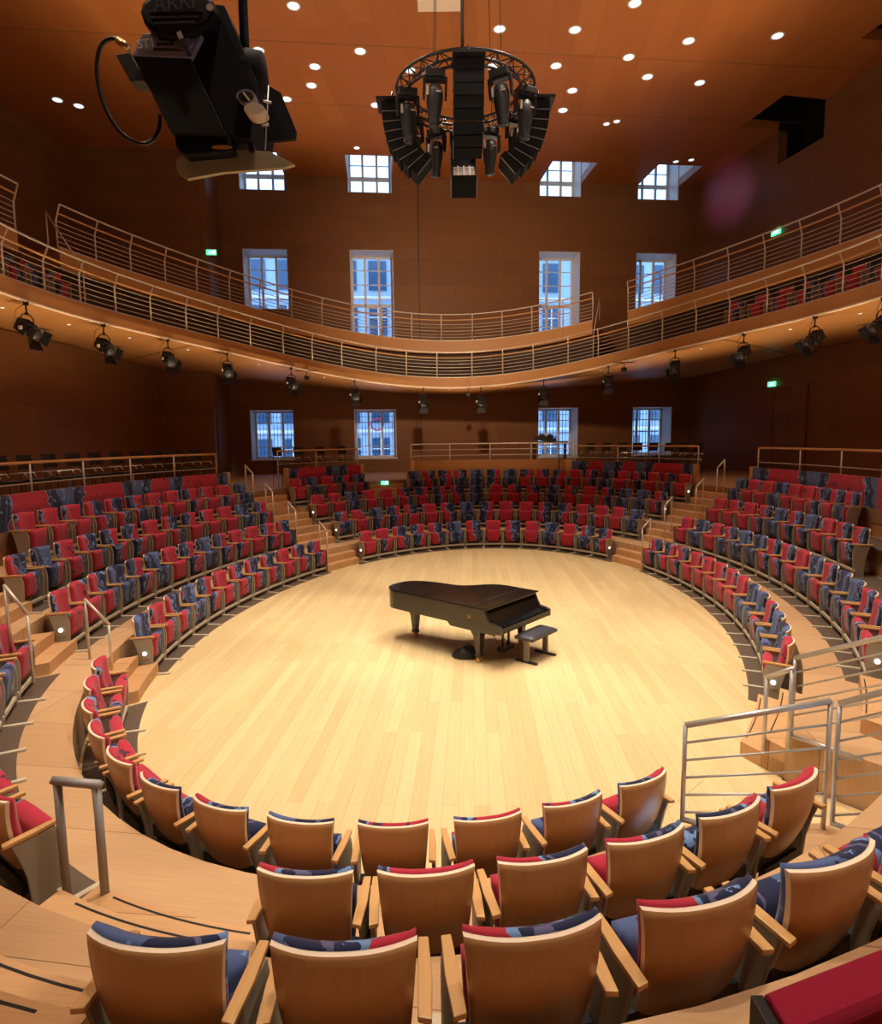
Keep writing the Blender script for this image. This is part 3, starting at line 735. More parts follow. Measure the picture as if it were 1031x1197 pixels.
# stepped left part of the window wall, left wall, right wall, rear wall
slab_wall('wall_return', WC, WB, 0, ZC, 0.3, -UX)
slab_wall('wall_back_left', WD - UX * 0.3, WC - UX * 0.31, 0, ZC, 0.3, VY)
slab_wall('wall_left', WF, WD, 0, ZC, 0.3, Vector((-0.996, 0.085)))
RN = Vector((0.981, 0.193))
def s_r(Y): return (WA.y - Y) / 0.981
rh = [(s_r(27.1), s_r(24.75), 14.75, ZC), (s_r(21.5), s_r(19.15), 14.75, ZC), (s_r(15.9), s_r(13.5), 14.75, ZC)]
slab_wall('wall_right', WA, WE, 0, ZC, 0.4, RN, holes_=rh)
slab_wall('wall_front', WF, WE, 0, ZC, 0.3, Vector((0, -1)))
# lower side wall under the left balcony
LW0 = Vector((-12.1, 27.6)); LW1 = Vector((-13.2, -4.0))
slab_wall('wall_left_lower', LW1, LW0, 2.2, 7.04, 0.25, Vector((-1, 0.03)))
slab_wall('wall_corner_lower', LW0 - Vector((0.2, 0)), Vector((-9.9, 27.85)), 2.2, 7.04, 0.25, Vector((0, 1)))
# ceiling: far strip with openings at the windows, right strip with openings, main field
mb = MB()
def strip_quad(s0, s1, d0, d1):
    mb.prism([W(s0, d0, 0)[:2], W(s1, d0, 0)[:2], W(s1, d1, 0)[:2], W(s0, d1, 0)[:2]], ZC, ZC + 0.35)
OP = 2.3; prev = 0.0
for (s0, s1) in cols:
    strip_quad(prev, s0, -OP, 0); prev = s1
def cpt(p): return (p.x, p.y)
R1 = WA - UX * 0 
# right strip geometry
RS = 1.75
pr = lambda s, k: WA + WRd * s - RN * k
q0 = pr(0, RS); q1 = pr(1, RS); f0 = (q0 - WB).dot(VY); f1 = (q1 - WB).dot(VY); SC = (-OP - f0) / (f1 - f0)
g0 = (WA - WB).dot(VY); g1 = (pr(1, 0) - WB).dot(VY); SO = (-OP - g0) / (g1 - g0)
mb.prism([W(prev, -OP, 0)[:2], cpt(pr(SO, 0)), cpt(WA), W(prev, 0, 0)[:2]], ZC, ZC + 0.35)
prev = SC
for s0, s1, _, _ in rh:
    mb.prism([cpt(pr(SO if prev == SC else prev, 0)), cpt(pr(s0, 0)), cpt(pr(s0, RS)), cpt(pr(prev, RS))], ZC, ZC + 0.35); prev = s1
mb.prism([cpt(pr(prev, 0)), cpt(WE), cpt(pr(38, RS)), cpt(pr(prev, RS))], ZC, ZC + 0.35)
mb.prism([cpt(WC), cpt(WD), cpt(WF), cpt(pr(38, RS)), cpt(pr(SC, RS)), W(0, -OP, 0)[:2]], ZC, ZC + 0.35)
struct(mb.build('ceiling', 'ceil'))
for (xa, ya), n_ in (((515, 57), 8), ((515, 127), 9)):
    p = on_z(xa, ya, ZC); d_ = (Vector((p.x, p.y)) - WB).dot(VY)
    mb = MB(); mb.prism([W(-4.9, d_, 0)[:2], W(LEN + 1.2, d_, 0)[:2], W(LEN + 1.2, d_ + 0.03, 0)[:2], W(-4.9, d_ + 0.03, 0)[:2]], ZC - 0.004, ZC + 0.001)
    struct(mb.build(f'trim_{n_}', 'wall'))
mb = MB(); strip_quad(-0.5, LEN + 2, -OP - 0.3, DEP)
mb.v = [(x, y, z + 2.6) for x, y, z in mb.v]; strip_n = len(mb.v)
struct(mb.build('ceiling_void_cover', 'black'))
for n_, (s0, s1, za, zb) in enumerate(rh):
    mb = MB()
    c = WA + WRd * ((s0 + s1) / 2); 
    a = pr(s0 - 0.1, RS + 0.1); b = pr(s1 + 0.1, RS + 0.1); c2 = pr(s1 + 0.1, -1.3); d2 = pr(s0 - 0.1, -1.3)
    mb.prism([cpt(a), cpt(b), cpt(c2), cpt(d2)], ZC + 1.5, ZC + 1.6)
    mb.prism([cpt(pr(s0, -1.2)), cpt(pr(s1, -1.2)), cpt(pr(s1, -1.3)), cpt(pr(s0, -1.3))], za - 0.2, ZC + 1.5)
    mb.prism([cpt(pr(s0, -0.4)), cpt(pr(s1, -0.4)), cpt(pr(s1, -1.3)), cpt(pr(s0, -1.3))], za - 0.3, za - 0.0)
    for sa in (s0 - 0.1, s1):
        mb.prism([cpt(pr(sa, -1.3)), cpt(pr(sa + 0.1, -1.3)), cpt(pr(sa + 0.1, -0.41)), cpt(pr(sa, -0.41))], za - 0.2, ZC + 1.5)
        mb.prism([cpt(pr(sa, -0.41)), cpt(pr(sa + 0.1, -0.41)), cpt(pr(sa + 0.1, RS + 0.1)), cpt(pr(sa, RS + 0.1))], ZC + 0.36, ZC + 1.5)
        mb.prism([cpt(pr(sa, -0.41)), cpt(pr(sa + 0.1, -0.41)), cpt(pr(sa + 0.1, 0)), cpt(pr(sa, 0))], ZC + 0.001, ZC + 0.36)
    mb.prism([cpt(pr(s0, RS)), cpt(pr(s1, RS)), cpt(pr(s1, RS + 0.1)), cpt(pr(s0, RS + 0.1))], ZC + 0.36, ZC + 1.5)
    struct(mb.build('ceiling_void', 'black'))
# lining to the sides of the far ceiling openings
mb = MB()
for (s0, s1) in cols:
    for sa in (s0 - 0.05, s1):
        mb.prism([W(sa, -OP, 0)[:2], W(sa + 0.05, -OP, 0)[:2], W(sa + 0.05, -0.01, 0)[:2], W(sa, -0.01, 0)[:2]], ZC + 0.36, ZC + 2.55)
    mb.prism([W(s0, -OP - 0.05, 0)[:2], W(s1, -OP - 0.05, 0)[:2], W(s1, -OP, 0)[:2], W(s0, -OP, 0)[:2]], ZC + 0.36, ZC + 2.55)
struct(mb.build('trim_4', 'white'))
# doors in the right wall, lower level
for n_, (ya, yb, zt) in enumerate([(26.6, 24.9, 5.65), (20.3, 18.2, 6.0)]):
    s0, s1 = s_r(ya), s_r(yb); root = empty(f'door_{n_ + 1}', (*pr((s0 + s1) / 2, 0), ZL[5])); struct(root); o = root.location.copy()
    def dq(mb, sa, sb, za, zb, k0, k1):
        pts = [pr(sa, k0), pr(sb, k0), pr(sb, k1), pr(sa, k1)]; mb.prism([(p.x - o.x, p.y - o.y) for p in pts], za - o.z, zb - o.z)
    mb = MB(); m_ = (s0 + s1) / 2
    dq(mb, s0, m_ - 0.01, 2.2, zt, 0, 0.04); dq(mb, m_ + 0.01, s1, 2.2, zt, 0, 0.04); mb.build('door_leaf', 'wall', root)
    mb = MB(); dq(mb, s0 - 0.14, s0, 2.2, zt + 0.14, 0, 0.09); dq(mb, s1, s1 + 0.14, 2.2, zt + 0.14, 0, 0.09); dq(mb, s0, s1, zt, zt + 0.14, 0, 0.09); mb.build('door_frame', 'wall', root)
# vertical joint line on the window wall
mb = MB(); sj = s_of(-0.93); wall_quad(mb, sj - 0.02, sj + 0.02, 2.2, ZC, -0.012, 0.0)
struct(mb.build('trim_5', 'black'))
# ------------------------------------------------------------------ buildings outside
root = empty('facade_building', W(LEN / 2, 15, -6)); o = root.location.copy()
mb = MB(); wall = []
def oq(mb, s0, s1, z0, z1, d0, d1): mb.extr([Vector(p) - o for p in (W(s0, d0, z0), W(s1, d0, z0), W(s1, d0, z1), W(s0, d0, z1))], (VY.x * (d1 - d0), VY.y * (d1 - d0), 0))
oq(mb, -16, LEN + 18, -6, 17.6, 15, 23); mb.build('facade_wall', 'facade', root)
for k in range(-7, 19):
    for fl in range(6):
        s0 = k * 2.1 + 0.35; z0 = -1.2 + fl * 3.1
        mb = MB(); oq(mb, s0, s0 + 1.25, z0, z0 + 2.0, 14.9, 15.02)
        fw = mb.build('facade_window', 'facwin', root)
        if fl in (1, 3, 4) and 0 <= k <= 12:
            mb = MB(); oq(mb, s0 + 0.58, s0 + 0.66, z0, z0 + 2.0, 14.85, 14.9); oq(mb, s0, s0 + 1.25, z0 + 1.2, z0 + 1.27, 14.85, 14.9); mb.build('window_cross', 'white', fw)
mb = MB()
for fl in range(6): oq(mb, -16, LEN + 18, 1.25 + fl * 3.1, 1.45 + fl * 3.1, 14.7, 15.0)
mb.build('cornice', 'white', root)
tag(root, 'pale plaster building with rows of windows seen outside the hall windows', 'building')
p = at(441, 496, 44.6); mb = MB(); mb.tube([(0.42 * math.cos(2 * PI * k / 24), 0, 0.42 * math.sin(2 * PI * k / 24)) for k in range(24)], 0.05, 6, closed=True)
so = mb.build('round_sign', 'red'); so.location = (p.x, 44.6, p.z); tag(so, 'round red ring sign outside the second low window', 'sign')

# ------------------------------------------------------------------ balcony
BC = Vector((0.6, 14.9))
def Rb(th, ex=0.0):
    a, b = 12.7 + ex, 10.25 + ex; o = C0 - BC; d = Vector((math.cos(th), math.sin(th)))
    dx, dy = d.x / b, d.y / a; ox, oy = o.x / b, o.y / a
    A = dx * dx + dy * dy; B = 2 * (dx * ox + dy * oy); Cc = ox * ox + oy * oy - 1
    return (-B + math.sqrt(B * B - 4 * A * Cc)) / (2 * A)
def zb(th):
    Y = P2(Rb(th), th).y
    return 7.5 - (1.1 * ((Y - 17.0) / 10.6) ** 3 if Y > 17 else 0)
A0, A1 = D(-80), D(262)
mb = MB(); ring(mb, lambda t: Rb(t), lambda t: max(ray_room(t, ROOM) - 0.01, Rb(t) + 0.5), zb, lambda t: zb(t) - 0.42, A0, A1, 220)
struct(mb.build('floor_balcony', 'panel'))
TO = 1.3; TH = 1.75
def tier(a0, a1):
    mb = MB(); ring(mb, lambda t: Rb(t, TO), lambda t: max(ray_room(t, ROOM) - 0.01, Rb(t, TO) + 0.3), lambda t: zb(t) + TH, lambda t: zb(t) + TH - 0.55, D(a0), D(a1), 70)
    struct(mb.build('floor_upper_tier', 'panel'))
    mb = MB(); ring(mb, lambda t: Rb(t, TO) + 0.25, lambda t: Rb(t, TO) + 0.40, lambda t: zb(t) + TH - 0.56, lambda t: zb(t) - 0.01, D(a0), D(a1), 70)  # added dark backdrop, paints the shadowed void below the tier
    struct(mb.build('tier_void_backdrop', 'voiddark'))
def ang_px(x, R_):   # angle at which the ray through column x meets a curve at the far side
    best = None
    d = ray(x, 400); d = Vector((d.x, d.y)).normalized()
    for k in range(-400, 2200):
        a = D(k * 0.1); p = P2(R_(a), a)
        c = abs(p.x * d.y - p.y * d.x)
        if p.dot(d) > 9 and (best is None or c < best[0]): best = (c, k * 0.1)
    return best[1]
RT = lambda t: Rb(t, TO)
aL1 = ang_px(78, RT); aM = ang_px(692, RT); aR0 = ang_px(733, RT); aL0 = ang_px(31, RT)
tier(aM, aL1); tier(-60, aR0); tier(aL0, 230)
def balcony_rail(name_label, R_, zf, a0, a1, hgt, step, wood):
    a0, a1 = D(min(a0, a1)), D(max(a0, a1))
    root = empty('balcony_rail', (*P2(R_(a0), a0), zf(a0))); o = root.location.copy()
    def q(a, h):
        inn = 0.0 if h < 0.72 else 0.20 * (h - 0.72) / (hgt - 0.72)      # the rail leans in towards the stage at the top
        p = P2(R_(a) - inn + 0.05, a); return Vector((p.x, p.y, zf(a) + h)) - o
    # even arc spacing
    K = 400; AA = [a0 + (a1 - a0) * k / K for k in range(K + 1)]; L = [0]
    for k in range(K): L.append(L[-1] + (P2(R_(AA[k + 1]), AA[k + 1]) - P2(R_(AA[k]), AA[k])).length)
    n = max(1, round(L[-1] / step)); j = 0
    for m in range(n + 1):
        t = L[-1] * m / n
        while j < K - 1 and L[j + 1] < t: j += 1
        a = AA[min(j + (1 if m == n else 0), K)]
        mb = MB(); mb.tube([q(a, -0.02), q(a, 0.72), q(a, hgt)], 0.026, 6); mb.build('post', 'railm', root)
    A = [a0 + (a1 - a0) * k / 180 for k in range(181)]
    mb = MB(); mb.tube([q(a, hgt) for a in A], 0.026, 6); mb.build('top_rail', 'railm', root)
    mb = MB(); mb.tube([q(a, hgt - 0.22) for a in A], 0.027, 6); mb.build('hand_rail', 'railwood' if wood else 'railm', root)
    for h in (0.16, 0.30, 0.44, 0.58, 0.72):
        mb = MB(); mb.tube([q(a, h) for a in A], 0.012, 5); mb.build('bar', 'railm', root)
    mb = MB(); mb.tube([q(a, 0.02) for a in A], 0.03, 6); mb.build('kick_rail', 'railm', root)
    tag(root, name_label, 'railing', 'railings of the oval balcony')
balcony_rail('long bent steel railing along the front edge of the oval balcony', lambda t: Rb(t), zb, -62, 242, 1.06, 1.36, True)
zt_ = lambda t: zb(t) + TH
balcony_rail('steel railing of the raised tier sweeping from upper left to centre', RT, zt_, aM, aL1, 1.12, 1.36, True)
balcony_rail('steel railing of the raised tier at upper right', RT, zt_, -40, aR0, 1.12, 1.36, True)
balcony_rail('short steel railing of the raised tier at the left picture edge', RT, zt_, aL0, 215, 1.12, 1.36, True)
# tier stair rails in the two gaps
def slopes(aa, lab):
    p0 = P2(Rb(D(aa)) + 0.25, D(aa)); p1 = P2(Rb(D(aa), TO) + 0.2, D(aa)); z = zb(D(aa))
    handrail([(p0.x, p0.y, z), (p0.x, p0.y, z + 1.0), (p1.x, p1.y, z + TH + 0.9), (p1.x, p1.y, z + TH)], lab)
slopes(aM - 1.0, 'thin slanted rail beside the balcony steps right of centre'); slopes(aL1 + 0.9, 'thin slanted rail beside the upper left balcony steps')
# balcony seats
kk = 0
for (a0, a1, nm) in ((aL1 + 1, 196, 'left side'), (8, 44, 'right side')):
    L = abs(D(a1 - a0)) * 11.0; n = min(17, int(L / 0.74))
    for k in range(n):
        a = D(a0 + (a1 - a0) * (k + 0.5) / n); e = 1e-3
        t = (P2(Rb(a + e), a + e) - P2(Rb(a - e), a - e)).normalized(); nr = Vector((-t.y, t.x)); nr = nr if nr.dot(C0 - P2(Rb(a), a)) > 0 else -nr
        place_chair(P2(Rb(a, 1.08), a), zb(a), nr, random.choice('RRNXY'), f'dim tip-up chair behind the balcony railing, {ORD[k]} along its {nm}', f'balcony chairs on the {nm}', True)
add_lamps()
# lighting pipe under the balcony edge
mb = MB(); A = [D(-40 + 265 * k / 220) for k in range(221)]
mb.tube([Vector((*P2(Rb(a) - 0.12, a), zb(a) - 0.42)) for a in A], 0.038, 8)
tag(mb.build('lighting_pipe', 'edge'), 'pale pipe curving along the lower edge of the balcony', 'pipe')

# theatre spotlights on the pipe
def spot_proto():
    root = empty('theatre_spotlight')
    mb = MB(); mb.box((0, 0, -0.02), (0.07, 0.10, 0.10)); mb.tube([(0, 0, 0), (0, 0, -0.26)], 0.02, 6); mb.box((0, 0, -0.26), (0.06, 0.06, 0.05)); mb.build('clamp', 'blackm', root)
    mb = MB(); mb.tube([(-0.17, 0, -0.62), (-0.17, 0, -0.36), (-0.10, 0, -0.28), (0.10, 0, -0.28), (0.17, 0, -0.36), (0.17, 0, -0.62)], 0.014, 6); mb.build('yoke', 'blackm', root)
    T = Matrix.Translation((0, 0, -0.60)) @ Matrix.Rotation(D(-35), 4, 'X')
    hd = MB(); hd.box((0, -0.06, 0), (0.29, 0.36, 0.28)); hd.lathe([(0.12, 0), (0.145, 0.03), (0.15, 0.13), (0.14, 0.15)], (0, 0.12, 0), 16, Matrix.Rotation(-PI / 2, 3, 'X'))
    for k in range(4): hd.box((0, -0.17 + 0.06 * k, 0.145), (0.24, 0.02, 0.02))
    hd.v = [tuple(T @ Vector(v)) for v in hd.v]; head = hd.build('lamp_housing', 'black', root, bevel=0.012)
    for k, (dx, dz) in enumerate(((0, 1), (0, -1), (1, 0), (-1, 0))):
        f = MB(); w = 0.15
        if dx == 0: pts = [(-w, 0.27, dz * w), (w, 0.27, dz * w), (w * 1.25, 0.46, dz * w * 1.9), (-w * 1.25, 0.46, dz * w * 1.9)]
        else: pts = [(dx * w, 0.27, -w), (dx * w, 0.27, w), (dx * w * 1.5, 0.45, w * 1.1), (dx * w * 1.5, 0.45, -w * 1.1)]
        f.extr(pts, (0, 0.004, 0.004)); f.v = [tuple(T @ Vector(v)) for v in f.v]; f.build('barn_door', 'black', root)
    l = MB(); l.lathe([(0.0, 0), (0.12, 0.0), (0.10, 0.02), (0, 0.03)], (0, 0.265, 0), 14, Matrix.Rotation(-PI / 2, 3, 'X')); l.v = [tuple(T @ Vector(v)) for v in l.v]; l.build('lens', 'leather', root)
    k_ = MB(); k_.box((0.19, 0, -0.60), (0.04, 0.08, 0.08)); k_.build('tilt_knob', 'white', root)
    c = MB(); c.tube([(0.05, 0, -0.05), (0.22, -0.05, -0.2), (0.24, -0.12, -0.5), (0.1, -0.2, -0.62)], 0.007, 5); c.build('power_cable', 'cable', root)
    return root
SP = spot_proto(); sused = [False]
sp_px = [34, 122, 196, 265, 339, 413, 494, 562, 636, 712, 790, 869, 951, 1030]
Rp = lambda t: Rb(t) - 0.10
for k, x in enumerate(sp_px):
    a = D(ang_px(x, Rp)); p = P2(Rp(a), a); o_ = SP if not sused[0] else copy_tree(SP); sused[0] = True
    o_.location = (p.x, p.y, zb(a) - 0.45); tgt = Vector((1.0, 13.0)) - p; rz = math.atan2(tgt.y, tgt.x) - PI / 2
    o_.rotation_euler = (0, 0, rz + random.uniform(-0.25, 0.25)); o_.scale = (1.0, 1.0, 1.0)
    tag(o_, f'black theatre spotlight with barn doors, {ORD[k]} from the left under the balcony pipe', 'stage light', 'spotlights hanging from the balcony pipe')
for x, nm in ((357, 'beside the fifth spotlight'), (547, 'beside the eighth spotlight near the middle'), (730, 'right of the tenth spotlight')):
    a = D(ang_px(x, Rp)); p = P2(Rp(a), a); root = empty('clamp_light', (p.x, p.y, zb(a) - 0.45)); 
    mb = MB(); mb.tube([(0, 0, 0.02), (0, 0, -0.2)], 0.014, 6); mb.tube([(-0.45, 0, 0.0), (0.45, 0, 0.0)], 0.016, 6); mb.build('clamp', 'blackm', root)
    mb = MB(); mb.box((0, 0.02, -0.27), (0.18, 0.22, 0.15)); mb.build('lamp_housing', 'black', root, bevel=0.02)
    tag(root, f'small black lamp on a bracket {nm}', 'lamp')

# downlights in the balcony soffit and in the ceiling
def downlight(p, r, mat, label, group):
    root = empty('downlight', p)
    mb = MB(); mb.lathe([(r * 1.05, 0.0), (r * 1.25, -0.012), (r * 1.3, 0.0), (r * 1.25, 0.02), (r * 1.05, 0.02)], (0, 0, 0), 16); mb.build('trim_ring', 'white', root)
    mb = MB(); mb.lathe([(0.0, 0.0), (r, 0.0), (r, 0.015), (0, 0.016)], (0, 0, -0.004), 16); mb.build('lamp_lens', mat, root)
    tag(root, label, 'ceiling light', group)
for k, (x, y) in enumerate([(6, 360), (82, 380), (152, 398), (219, 415), (301, 433), (378, 448), (452, 457), (525, 459), (589, 458), (652, 452), (703, 447), (820, 420), (923, 393), (1003, 368)]):
    a = D(ang_px(x, lambda t: Rb(t, 0.9)));  p = P2(Rb(a, 0.9), a)
    downlight((p.x, p.y, zb(a) - 0.42 - 0.012), 0.045, 'lamps', f'small recessed light, {ORD[k]} from the left in the balcony underside', 'downlights under the balcony')
cl = [(343, 7), (742, 4), (584, 34), (672, 35), (805, 48), (909, 42), (302, 59), (421, 60), (650, 77), (735, 67), (368, 78), (364, 100), (757, 90), (818, 97), (669, 106), (335, 116), (439, 123), (658, 129), (67, 117), (92, 124), (709, 145), (721, 142), (417, 173), (790, 189), (808, 187), (575, 78), (521, 138), (479, 82)]
bands = {}
for x, y in cl:
    bands.setdefault('nearest' if y < 55 else 'second' if y < 85 else 'third' if y < 130 else 'farthest', []).append((x, y))
for bn, L in bands.items():
    for k, (x, y) in enumerate(sorted(L)):
        p = on_z(x, y, ZC - 0.012)
        downlight(p, 0.155 if y < 130 else 0.11, 'lampw', f'round white ceiling downlight, {ORD[k]} from the left in the {bn} band of lights', 'downlights in the wooden ceiling')
# pale ceiling panel and small wall details
p = on_z(515, 4, ZC); mb = MB(); mb.box((0, 0, -0.03), (1.3, 0.5, 0.06)); q = mb.build('ceiling_panel', 'edge'); q.location = p; tag(q, 'pale rectangular panel on the ceiling at the top edge', 'panel')
def exit_sign(loc, rz, w, label):
    root = empty('exit_sign', loc, rz)
    mb = MB(); mb.box((0, 0, 0), (w, 0.08, w * 0.5)); mb.build('sign_box', 'exitg', root, bevel=0.01)
    mb = MB(); s = w
    mb.lathe([(0.001, 0), (s * .05, 0), (s * .05, 0.004), (0.001, 0.004)], (-s * .12, -0.045, s * .15), 8, Matrix.Rotation(PI / 2, 3, 'X'))
    mb.box((-s * .14, -0.045, s * 0.03), (s * .07, 0.006, s * .16)); mb.box((-s * .22, -0.045, -s * .1), (s * .14, 0.006, s * .05)); mb.box((-s * .06, -0.045, -s * .12), (s * .05, 0.006, s * .14))
    mb.box((s * .24, -0.045, 0), (s * .34, 0.006, s * .34)); mb.build('running_figure_symbol', 'exitw', root)
    tag(root, label, 'sign', 'green exit signs')
p = at(247, 295, 27.85); exit_sign(p, 0.0966, 0.42, 'green and white exit sign on the dark upper left wall')
dR = ray(910, 271); k = (WA.x + 0.1967 * (WA.y)) / (dR.x + 0.1967 * dR.y); p = Vector((dR.x * k - 0.1, dR.y * k, H + dR.z * k)); exit_sign(p, -PI / 2 + 0.19, 0.5, 'green exit sign on the right wall above the upper railing')
dR = ray(905, 449); k = (WA.x + 0.1967 * (WA.y)) / (dR.x + 0.1967 * dR.y); p = Vector((dR.x * k - 0.1, dR.y * k, H + dR.z * k)); exit_sign(p, -PI / 2 + 0.19, 0.42, 'small bright exit sign above the right gallery door')
p = P2(R(4, D(104.5)) - 0.17, D(104.5)); exit_sign((p.x, p.y, ZL[4] + 0.10 + 0.29 + 0.13), 0.1, 0.3, 'tiny green exit marker on the small centre-left steps')
# heap of equipment on the centre rail
a = D(72.5); p = P2(R(4, a) + 0.62, a)
root = empty('mixing_desk', (p.x, p.y + 0.75, ZL[5]))
mb = MB(); mb.box((0, 0, 1.42), (1.5, 0.5, 0.06)); mb.build('desk_top', 'black', root, bevel=0.01)
for sx in (-0.65, 0.65):
    mb = MB(); mb.box((sx, 0, 0.7), (0.05, 0.4, 1.39)); mb.build('leg', 'black', root)
mb = MB(); mb.box((-0.2, 0, 1.54), (0.85, 0.35, 0.16), Matrix.Rotation(0.15, 3, 'Y')); mb.lathe([(0.02, 0), (0.16, 0.02), (0.18, 0.12), (0.08, 0.2), (0.01, 0.21)], (-0.35, 0, 1.55), 10); mb.lathe([(0.02, 0), (0.15, 0.02), (0.16, 0.1), (0.06, 0.17), (0.01, 0.18)], (0.0, 0, 1.57), 10); mb.build('console', 'black', root, bevel=0.01)
tag(root, 'black desk with covered equipment behind the rail before the third low window', 'desk')
# thin music-stand pole standing at the wood parapet
p = P2(R(4, D(71.0)) - 0.0, D(71)); root = empty('microphone_stand', (p.x, p.y, ZL[4]))
mb = MB(); mb.tube([(0, 0, 0), (0, 0, 1.75)], 0.018, 6); mb.build('pole', 'black', root); mb = MB(); mb.lathe([(0.14, 0), (0.14, 0.02), (0.02, 0.03)], (0, 0, 0), 14); mb.build('base', 'black', root)
tag(root, 'thin black stand at the right end of the wood parapet', 'stand')

# ------------------------------------------------------------------ lighting truss ring over the stage
TC = Vector((0.56, 13.0, 10.47)); TR = 1.20
root = empty('truss_ring', TC)
def circ(r, z, n=40): return [(r * math.cos(2 * PI * k / n), r * math.sin(2 * PI * k / n), z) for k in range(n)]
for nm, r, z in (('outer_tube', TR + 0.13, 0.0), ('inner_tube', TR - 0.13, 0.0), ('lower_tube', TR, -0.2)):
    mb = MB(); mb.tube(circ(r, z), 0.026, 6, closed=True); mb.build(nm, 'blackm', root)
mb = MB(); n = 48
for k in range(n):
    a = 2 * PI * k / n; b = 2 * PI * (k + 1) / n
    q = lambda r, t, z: (r * math.cos(t), r * math.sin(t), z)
    mb.tube([q(TR + 0.13, a, 0), q(TR - 0.13, b, 0)] if k % 2 else [q(TR - 0.13, a, 0), q(TR + 0.13, b, 0)], 0.012, 4)
    mb.tube([q(TR + 0.13, a, 0), q(TR, b, -0.2)] if k % 2 else [q(TR, a, -0.2), q(TR + 0.13, b, 0)], 0.012, 4)
    mb.tube([q(TR - 0.13, a, 0), q(TR, b, -0.2)] if k % 2 else [q(TR, a, -0.2), q(TR - 0.13, b, 0)], 0.012, 4)
mb.build('bracing', 'blackm', root)
for a in (60, 120, 240, 300):
    mb = MB(); mb.tube([(TR * math.cos(D(a)), TR * math.sin(D(a)), 0), (TR * math.cos(D(a)) * 0.75, TR * math.sin(D(a)) * .75, ZC - TC.z - 0.03)], 0.008, 5); mb.build('suspension_cable', 'cable', root)
mb = MB(); mb.tube([(-0.08, -0.9, 0), (-0.08, -0.9, ZC - TC.z - 0.03)], 0.03, 8); mb.tube([(-0.08, -1.28, 0.02), (-0.08, 1.28, 0.02)], 0.03, 6); mb.build('centre_pole', 'blackm', root)
tag(root, 'round black lighting truss hanging above the stage', 'truss')
# line arrays
def line_array(ang, label, nb=8):
    d = Vector((math.cos(D(ang)), math.sin(D(ang)), 0)); t = Vector((-d.y, d.x, 0))
    top = TC + d * 1.60 + Vector((0, 0, -0.30)); root = empty('line_array_speaker', top)
    root.rotation_euler = (0, 0, D(ang) - PI / 2)      # local +y faces outward
    y, z = 0.0, 0.0; pitch = 0.0
    hb = 0.186
    for k in range(nb):
        pitch = D([1, 4, 9, 15, 22, 30, 39, 48][k])
        M = Matrix.Rotation(-pitch, 3, 'X')
        mb = MB(); c = Vector((0, y, z)) + M @ Vector((0, -0.22, -hb / 2))
        vs = [(-0.26, -0.22, -hb * 0.36), (0.26, -0.22, -hb * 0.36), (0.26, 0.22, -hb * 0.49), (-0.26, 0.22, -hb * 0.49), (-0.26, -0.22, hb * 0.36), (0.26, -0.22, hb * 0.36), (0.26, 0.22, hb * 0.49), (-0.26, 0.22, hb * 0.49)]
        mb.add([M @ Vector(v) + c for v in vs], [(0, 3, 2, 1), (4, 5, 6, 7), (0, 1, 5, 4), (1, 2, 6, 5), (2, 3, 7, 6), (3, 0, 4, 7)])
        cb = mb.build('speaker_cabinet', 'grille', root, bevel=0.01)
        if k % 1 == 0:
            mb = MB(); e = M @ Vector((0, 0.175, 0)) + c
            for sx in (-0.265, 0.265): mb.box((sx, (M @ Vector((0, 0.02, -hb * .45)) + c).y, (M @ Vector((0, 0.02, -hb * .45)) + c).z), (0.010, 0.40, 0.012), M)
            mb.build('side_rigging', 'benchm', cb)
        if ang == 90 and k in (5, 6, 7):
            mb = MB(); pb = M @ Vector((0, -0.235, 0)) + c
            for dz in (-0.05, 0.0, 0.05): mb.box(M @ Vector((0, -0.235, dz)) + c, (0.44, 0.012, 0.018), M)
            for dx in (-0.12, 0.0, 0.12): mb.box(M @ Vector((dx, -0.24, 0)) + c, (0.03, 0.014, hb * 0.9), M)
            mb.build('rear_fittings', 'silver', cb)
        q = M @ Vector((0, 0, -hb)); y += q.y; z += q.z
        y -= 0.03 * k / 4
    mb = MB(); mb.box((0, -0.15, 0.06), (0.56, 0.5, 0.05)); mb.tube([(0, -0.15, 0.08), (0, -0.2, 0.3)], 0.02, 6); mb.build('rigging_frame', 'blackm', root)
    tag(root, label, 'loudspeaker', 'line arrays hanging from the truss ring')
line_array(180, 'black curved line array speaker at the left of the truss ring')
line_array(0, 'black curved line array speaker at the right of the truss ring')
line_array(270, 'black line array speaker at the front of the truss ring, facing the camera')
line_array(90, 'black line array speaker at the back of the truss ring')
